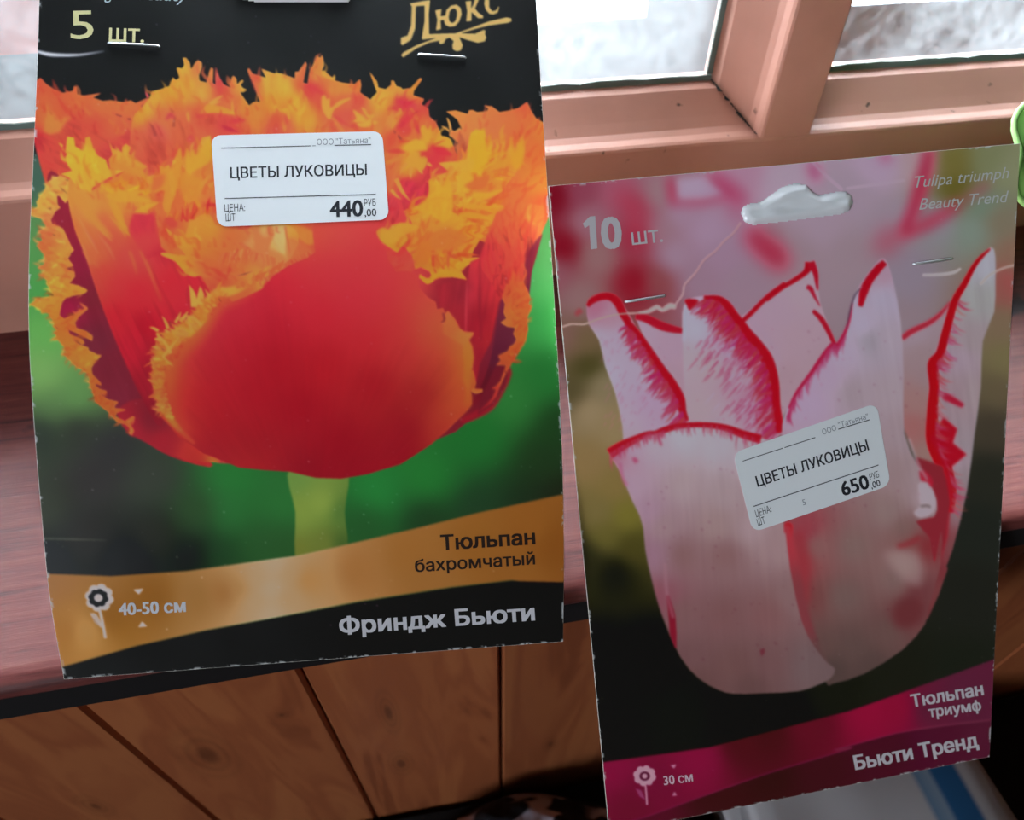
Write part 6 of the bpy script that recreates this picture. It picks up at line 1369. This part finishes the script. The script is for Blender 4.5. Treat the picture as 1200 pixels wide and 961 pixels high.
# ---- potted geranium standing at the right end of the sill
M_LEAF = mat('light_green_leaf', srgb(112, 168, 74), .5, .4)
_b = M_LEAF.node_tree.nodes['Principled BSDF']
_b.inputs['Subsurface Weight'].default_value = 0.0
M_LEAFE = mat('pale_leaf_edge', srgb(176, 232, 140), .5, .4)
M_STEM = mat('green_stem', srgb(96, 132, 66), .6)
M_POT = mat('terracotta', srgb(150, 84, 58), .8)
M_SOIL = mat('potting_soil', srgb(48, 36, 28), .95)
plant = empty('potted_plant', (.405, .066, 0))
tag(plant, 'potted plant with round light green leaves standing on the sill', 'plant')
lathe('pot', [(.0005, .0006), (.036, .0006), (.047, .072), (.050, .072), (.050, .082), (.0455, .082), (.044, .070), (.0005, .069)], M_POT, plant, loc=plant.location)
lathe('soil', [(.0005, .0765), (.02, .0775), (.0447, .0745)], M_SOIL, plant, loc=plant.location)
def leaf(c, r, tilt, head, seed):
    """round scalloped leaf with a cupped blade, pale edge and stalk"""
    n = 72; rings = 7; rg = np.random.RandomState(seed)
    R = Matrix.Rotation(head, 4, 'Z') @ Matrix.Rotation(tilt, 4, 'Y')
    V = []; F = []
    def pt(rho, a, dz=0.0):
        w = 1 + .045 * math.cos(a * 9 + seed) * rho - .35 * math.exp(-((math.atan2(math.sin(a), math.cos(a))) / .22) ** 2) * rho
        p = Vector((rho * r * w * math.cos(a), rho * r * w * math.sin(a), .10 * r * rho ** 2 + .03 * r * math.sin(a * 5 + seed) * rho ** 2 + dz))
        return Vector(c) + (R @ p)
    for dz in (0.0, -.0007):
        for k in range(rings + 1):
            for i in range(n): V.append(pt(max(k / rings, .02), 2 * math.pi * i / n, dz))
    m = (rings + 1) * n
    for k in range(rings):
        for i in range(n):
            j2 = (i + 1) % n
            F.append((k * n + i, (k + 1) * n + i, (k + 1) * n + j2, k * n + j2)); F.append((m + k * n + j2, m + (k + 1) * n + j2, m + (k + 1) * n + i, m + k * n + i))
    for i in range(n):
        j2 = (i + 1) % n; F.append((rings * n + i, m + rings * n + i, m + rings * n + j2, rings * n + j2))
    lf = keep_world(obj('leaf', V, F, M_LEAF, None, True), plant)
    e = [pt(1.0, 2 * math.pi * i / n) for i in range(n + 1)]
    ed = tube('leaf_edge', e, .0008, M_LEAFE, None, 6); ed.parent = lf; ed.matrix_parent_inverse = lf.matrix_world.inverted() @ Matrix.Identity(4)
    ed.matrix_parent_inverse = Matrix.Translation(plant.location).inverted() @ Matrix.Translation(plant.location)
    base = Vector((.405 + .012 * rg.randn(), .066 + .012 * rg.randn(), .076)); mid = (base + Vector(c)) / 2 + Vector((0, 0, .02)); mid.z = max(mid.z, .09)
    st = [base * (1 - t) ** 2 + mid * 2 * t * (1 - t) + (Vector(c) + Vector((0, 0, -.0022))) * t * t for t in np.linspace(0, .97, 12)]
    keep_world(tube('stalk', st, .0012, M_STEM, None, 7), plant)
LC = on_z(1194, 140, .090)
for c_, r_, t_, h_, s_ in [((LC[0] + .0243, LC[1] - .0190, .091), .031, .9, -2.27, 1), ((.335, .020, .120), .034, -.2, 2.6, 2), ((.345, .105, .135), .034, .15, 1.9, 3), ((.400, .060, .165), .037, .05, .5, 4), ((.455, .020, .130), .035, .3, -.4, 5), ((.460, .100, .125), .033, .3, .8, 6), ((.405, -.005, .125), .033, .3, -1.6, 7), ((.380, .095, .185), .028, .1, 1.2, 8)]:
    leaf(c_, r_, t_, h_, s_)

# ============================================================ bench below with cloths
M_BLANKET = mat('dark_blanket', srgb(24, 20, 20), .95, .2)
M_WOOD = mat('dark_stained_wood', srgb(48, 32, 26), .6)
ZB = -.262
bench = empty('bench', (.05, -.22, ZF))
tag(bench, 'low dark bench covered with a black blanket under the window sill', 'bench')
for x in (-.60, .72):
    for y in (-.44, -.03): keep_world(box('leg', x - .025, x + .025, y - .025, y + .025, ZF, ZB - .07, M_WOOD), bench)
keep_world(box('seat', -.66, .78, -.48, .012, ZB - .07, ZB - .03, M_WOOD), bench)
nx, ny = 110, 50
Y, X = np.meshgrid(np.linspace(-.49, .016, ny), np.linspace(-.67, .79, nx), indexing='ij')
Zc = ZB - .008 + .010 * (vnoise(X * 14, Y * 14, 3) - .5) + .006 * vnoise(X * 40 + Y * 20, Y * 40, 4)
edge = np.clip((Y + .49) / .02, 0, 1)
Zc = Zc - (1 - edge) * .05
V = np.vstack([np.stack([X, Y, Zc], -1).reshape(-1, 3), np.stack([X, Y, np.full_like(X, ZB - .0295)], -1).reshape(-1, 3)])
q = grid_faces(ny, nx)[:, ::-1]
fast_mesh('blanket', V, q, M_BLANKET, bench)

def cloth_heap(name, cx, cy, rx, ry, z0, h, seed, m, sub=70):
    """crumpled cloth: a dome-like sheet with folds, closed by a flat bottom"""
    a, r = np.meshgrid(np.linspace(0, 2 * math.pi, sub * 2 + 1)[:-1], np.linspace(0, 1, sub // 2), indexing='xy')
    x = r * np.cos(a); y = r * np.sin(a)
    dome = np.clip(1 - r ** 2.6, 0, 1) ** .7
    fold = vnoise(x * 5 + 9, y * 5 + 3, seed) + .6 * vnoise(x * 11 + y * 4, y * 10, seed + 1) - .8
    z = z0 + h * dome * (1 + .55 * fold)
    wob = 1 + .12 * (vnoise(np.cos(a) * 2 + 5, np.sin(a) * 2 + 5, seed + 5) - .5)
    P = np.stack([cx + rx * x * wob, cy + ry * y * wob, np.maximum(z, z0)], -1)
    nr, na = P.shape[:2]
    i = np.arange(nr * na).reshape(nr, na); j = np.roll(i, -1, 1)
    q = np.stack([i[:-1], j[:-1], j[1:], i[1:]], -1).reshape(-1, 4)[:, ::-1]
    return fast_mesh(name, P.reshape(-1, 3), q, m, None)

# patterned dark cloth
M_PAT = mat('dark_cloth_grey_pattern', srgb(26, 22, 28), .95, .2)
b = M_PAT.node_tree.nodes['Principled BSDF']
tc = nd(M_PAT, 'ShaderNodeTexCoord'); n = nd(M_PAT, 'ShaderNodeTexNoise'); n.inputs['Scale'].default_value = 42; n.inputs['Detail'].default_value = 1.5; n.inputs['Distortion'].default_value = .6
lk(M_PAT, tc.outputs['Object'], n.inputs['Vector'])
r = ramp(M_PAT, [(.50, srgb(24, 20, 24)), (.58, srgb(176, 172, 188))]); lk(M_PAT, n.outputs['Fac'], r.inputs[0]); lk(M_PAT, r.outputs[0], b.inputs['Base Color'])
pc = cloth_heap('crumpled_cloth', .025, -.046, .085, .058, ZB + .003, .046, 11, M_PAT)
tag(pc, 'crumpled dark cloth with blurred pale grey pattern lying on the bench', 'cloth')

# folded white towel with blue stripes
M_TOW = mat('white_towel_blue_stripes', srgb(160, 158, 162), .95, .2)
b = M_TOW.node_tree.nodes['Principled BSDF']
tc = nd(M_TOW, 'ShaderNodeTexCoord'); sp = nd(M_TOW, 'ShaderNodeSeparateXYZ'); lk(M_TOW, tc.outputs['Object'], sp.inputs[0])
r = ramp(M_TOW, [(0, srgb(172, 168, 172)), (.60, srgb(172, 168, 172)), (.62, srgb(100, 126, 154)), (.66, srgb(128, 146, 166)), (.68, srgb(40, 92, 140)), (.76, srgb(40, 92, 140)), (.78, srgb(172, 168, 172)), (1, srgb(172, 168, 172))])
mr = nd(M_TOW, 'ShaderNodeMapRange'); mr.inputs['From Min'].default_value = .13; mr.inputs['From Max'].default_value = .285
lk(M_TOW, sp.outputs['X'], mr.inputs['Value']); lk(M_TOW, mr.outputs[0], r.inputs[0]); lk(M_TOW, r.outputs[0], b.inputs['Base Color'])
tw = empty('folded_towel', (.20, -.06, ZB))
tag(tw, 'folded white towel with blue stripes lying on the bench below the packet', 'towel')
def fold_layer(name, x0, x1, y0, y1, z0, h, seed):
    prof = []
    n = 40
    for k in range(n):       # rounded stack profile in (y, z)
        a = 2 * math.pi * k / n
        cy, cz = (y0 + y1) / 2, z0 + h / 2
        ca, sa = math.cos(a), math.sin(a)
        prof.append((cy + (y1 - y0) / 2 * math.copysign(abs(ca) ** .45, ca), cz + h / 2 * math.copysign(abs(sa) ** .6, sa)))
    xs = np.linspace(x0, x1, 40); V = []; F = []
    for i, x in enumerate(xs):
        e = 1 - .12 * max(0, abs(2 * (x - x0) / (x1 - x0) - 1) - .86) / .14
        for (y, z) in prof:
            w = .004 * (float(vnoise(np.array(x * 30), np.array(y * 30), seed)) - .5)
            V.append((x + .003 * math.sin(z * 300 + y * 40), (y0 + y1) / 2 + (y - (y0 + y1) / 2) * e, max(z0, z0 + (z - z0) * e + w)))
    n = len(prof)
    for i in range(len(xs) - 1):
        F += [(i * n + k, i * n + (k + 1) % n, (i + 1) * n + (k + 1) % n, (i + 1) * n + k) for k in range(n)]
    F += [tuple(range(n))[::-1], tuple(range((len(xs) - 1) * n, len(xs) * n))]
    o = obj(name, V, F, M_TOW, None, True)
    bm = bmesh.new(); bm.from_mesh(o.data); bmesh.ops.recalc_face_normals(bm, faces=bm.faces); bm.to_mesh(o.data); bm.free()
    return keep_world(o, tw)
fold_layer('fold', .135, .275, -.150, .004, ZB + .004, .026, 1)
fold_layer('fold', .140, .268, -.146, -.002, ZB + .0305, .024, 2)
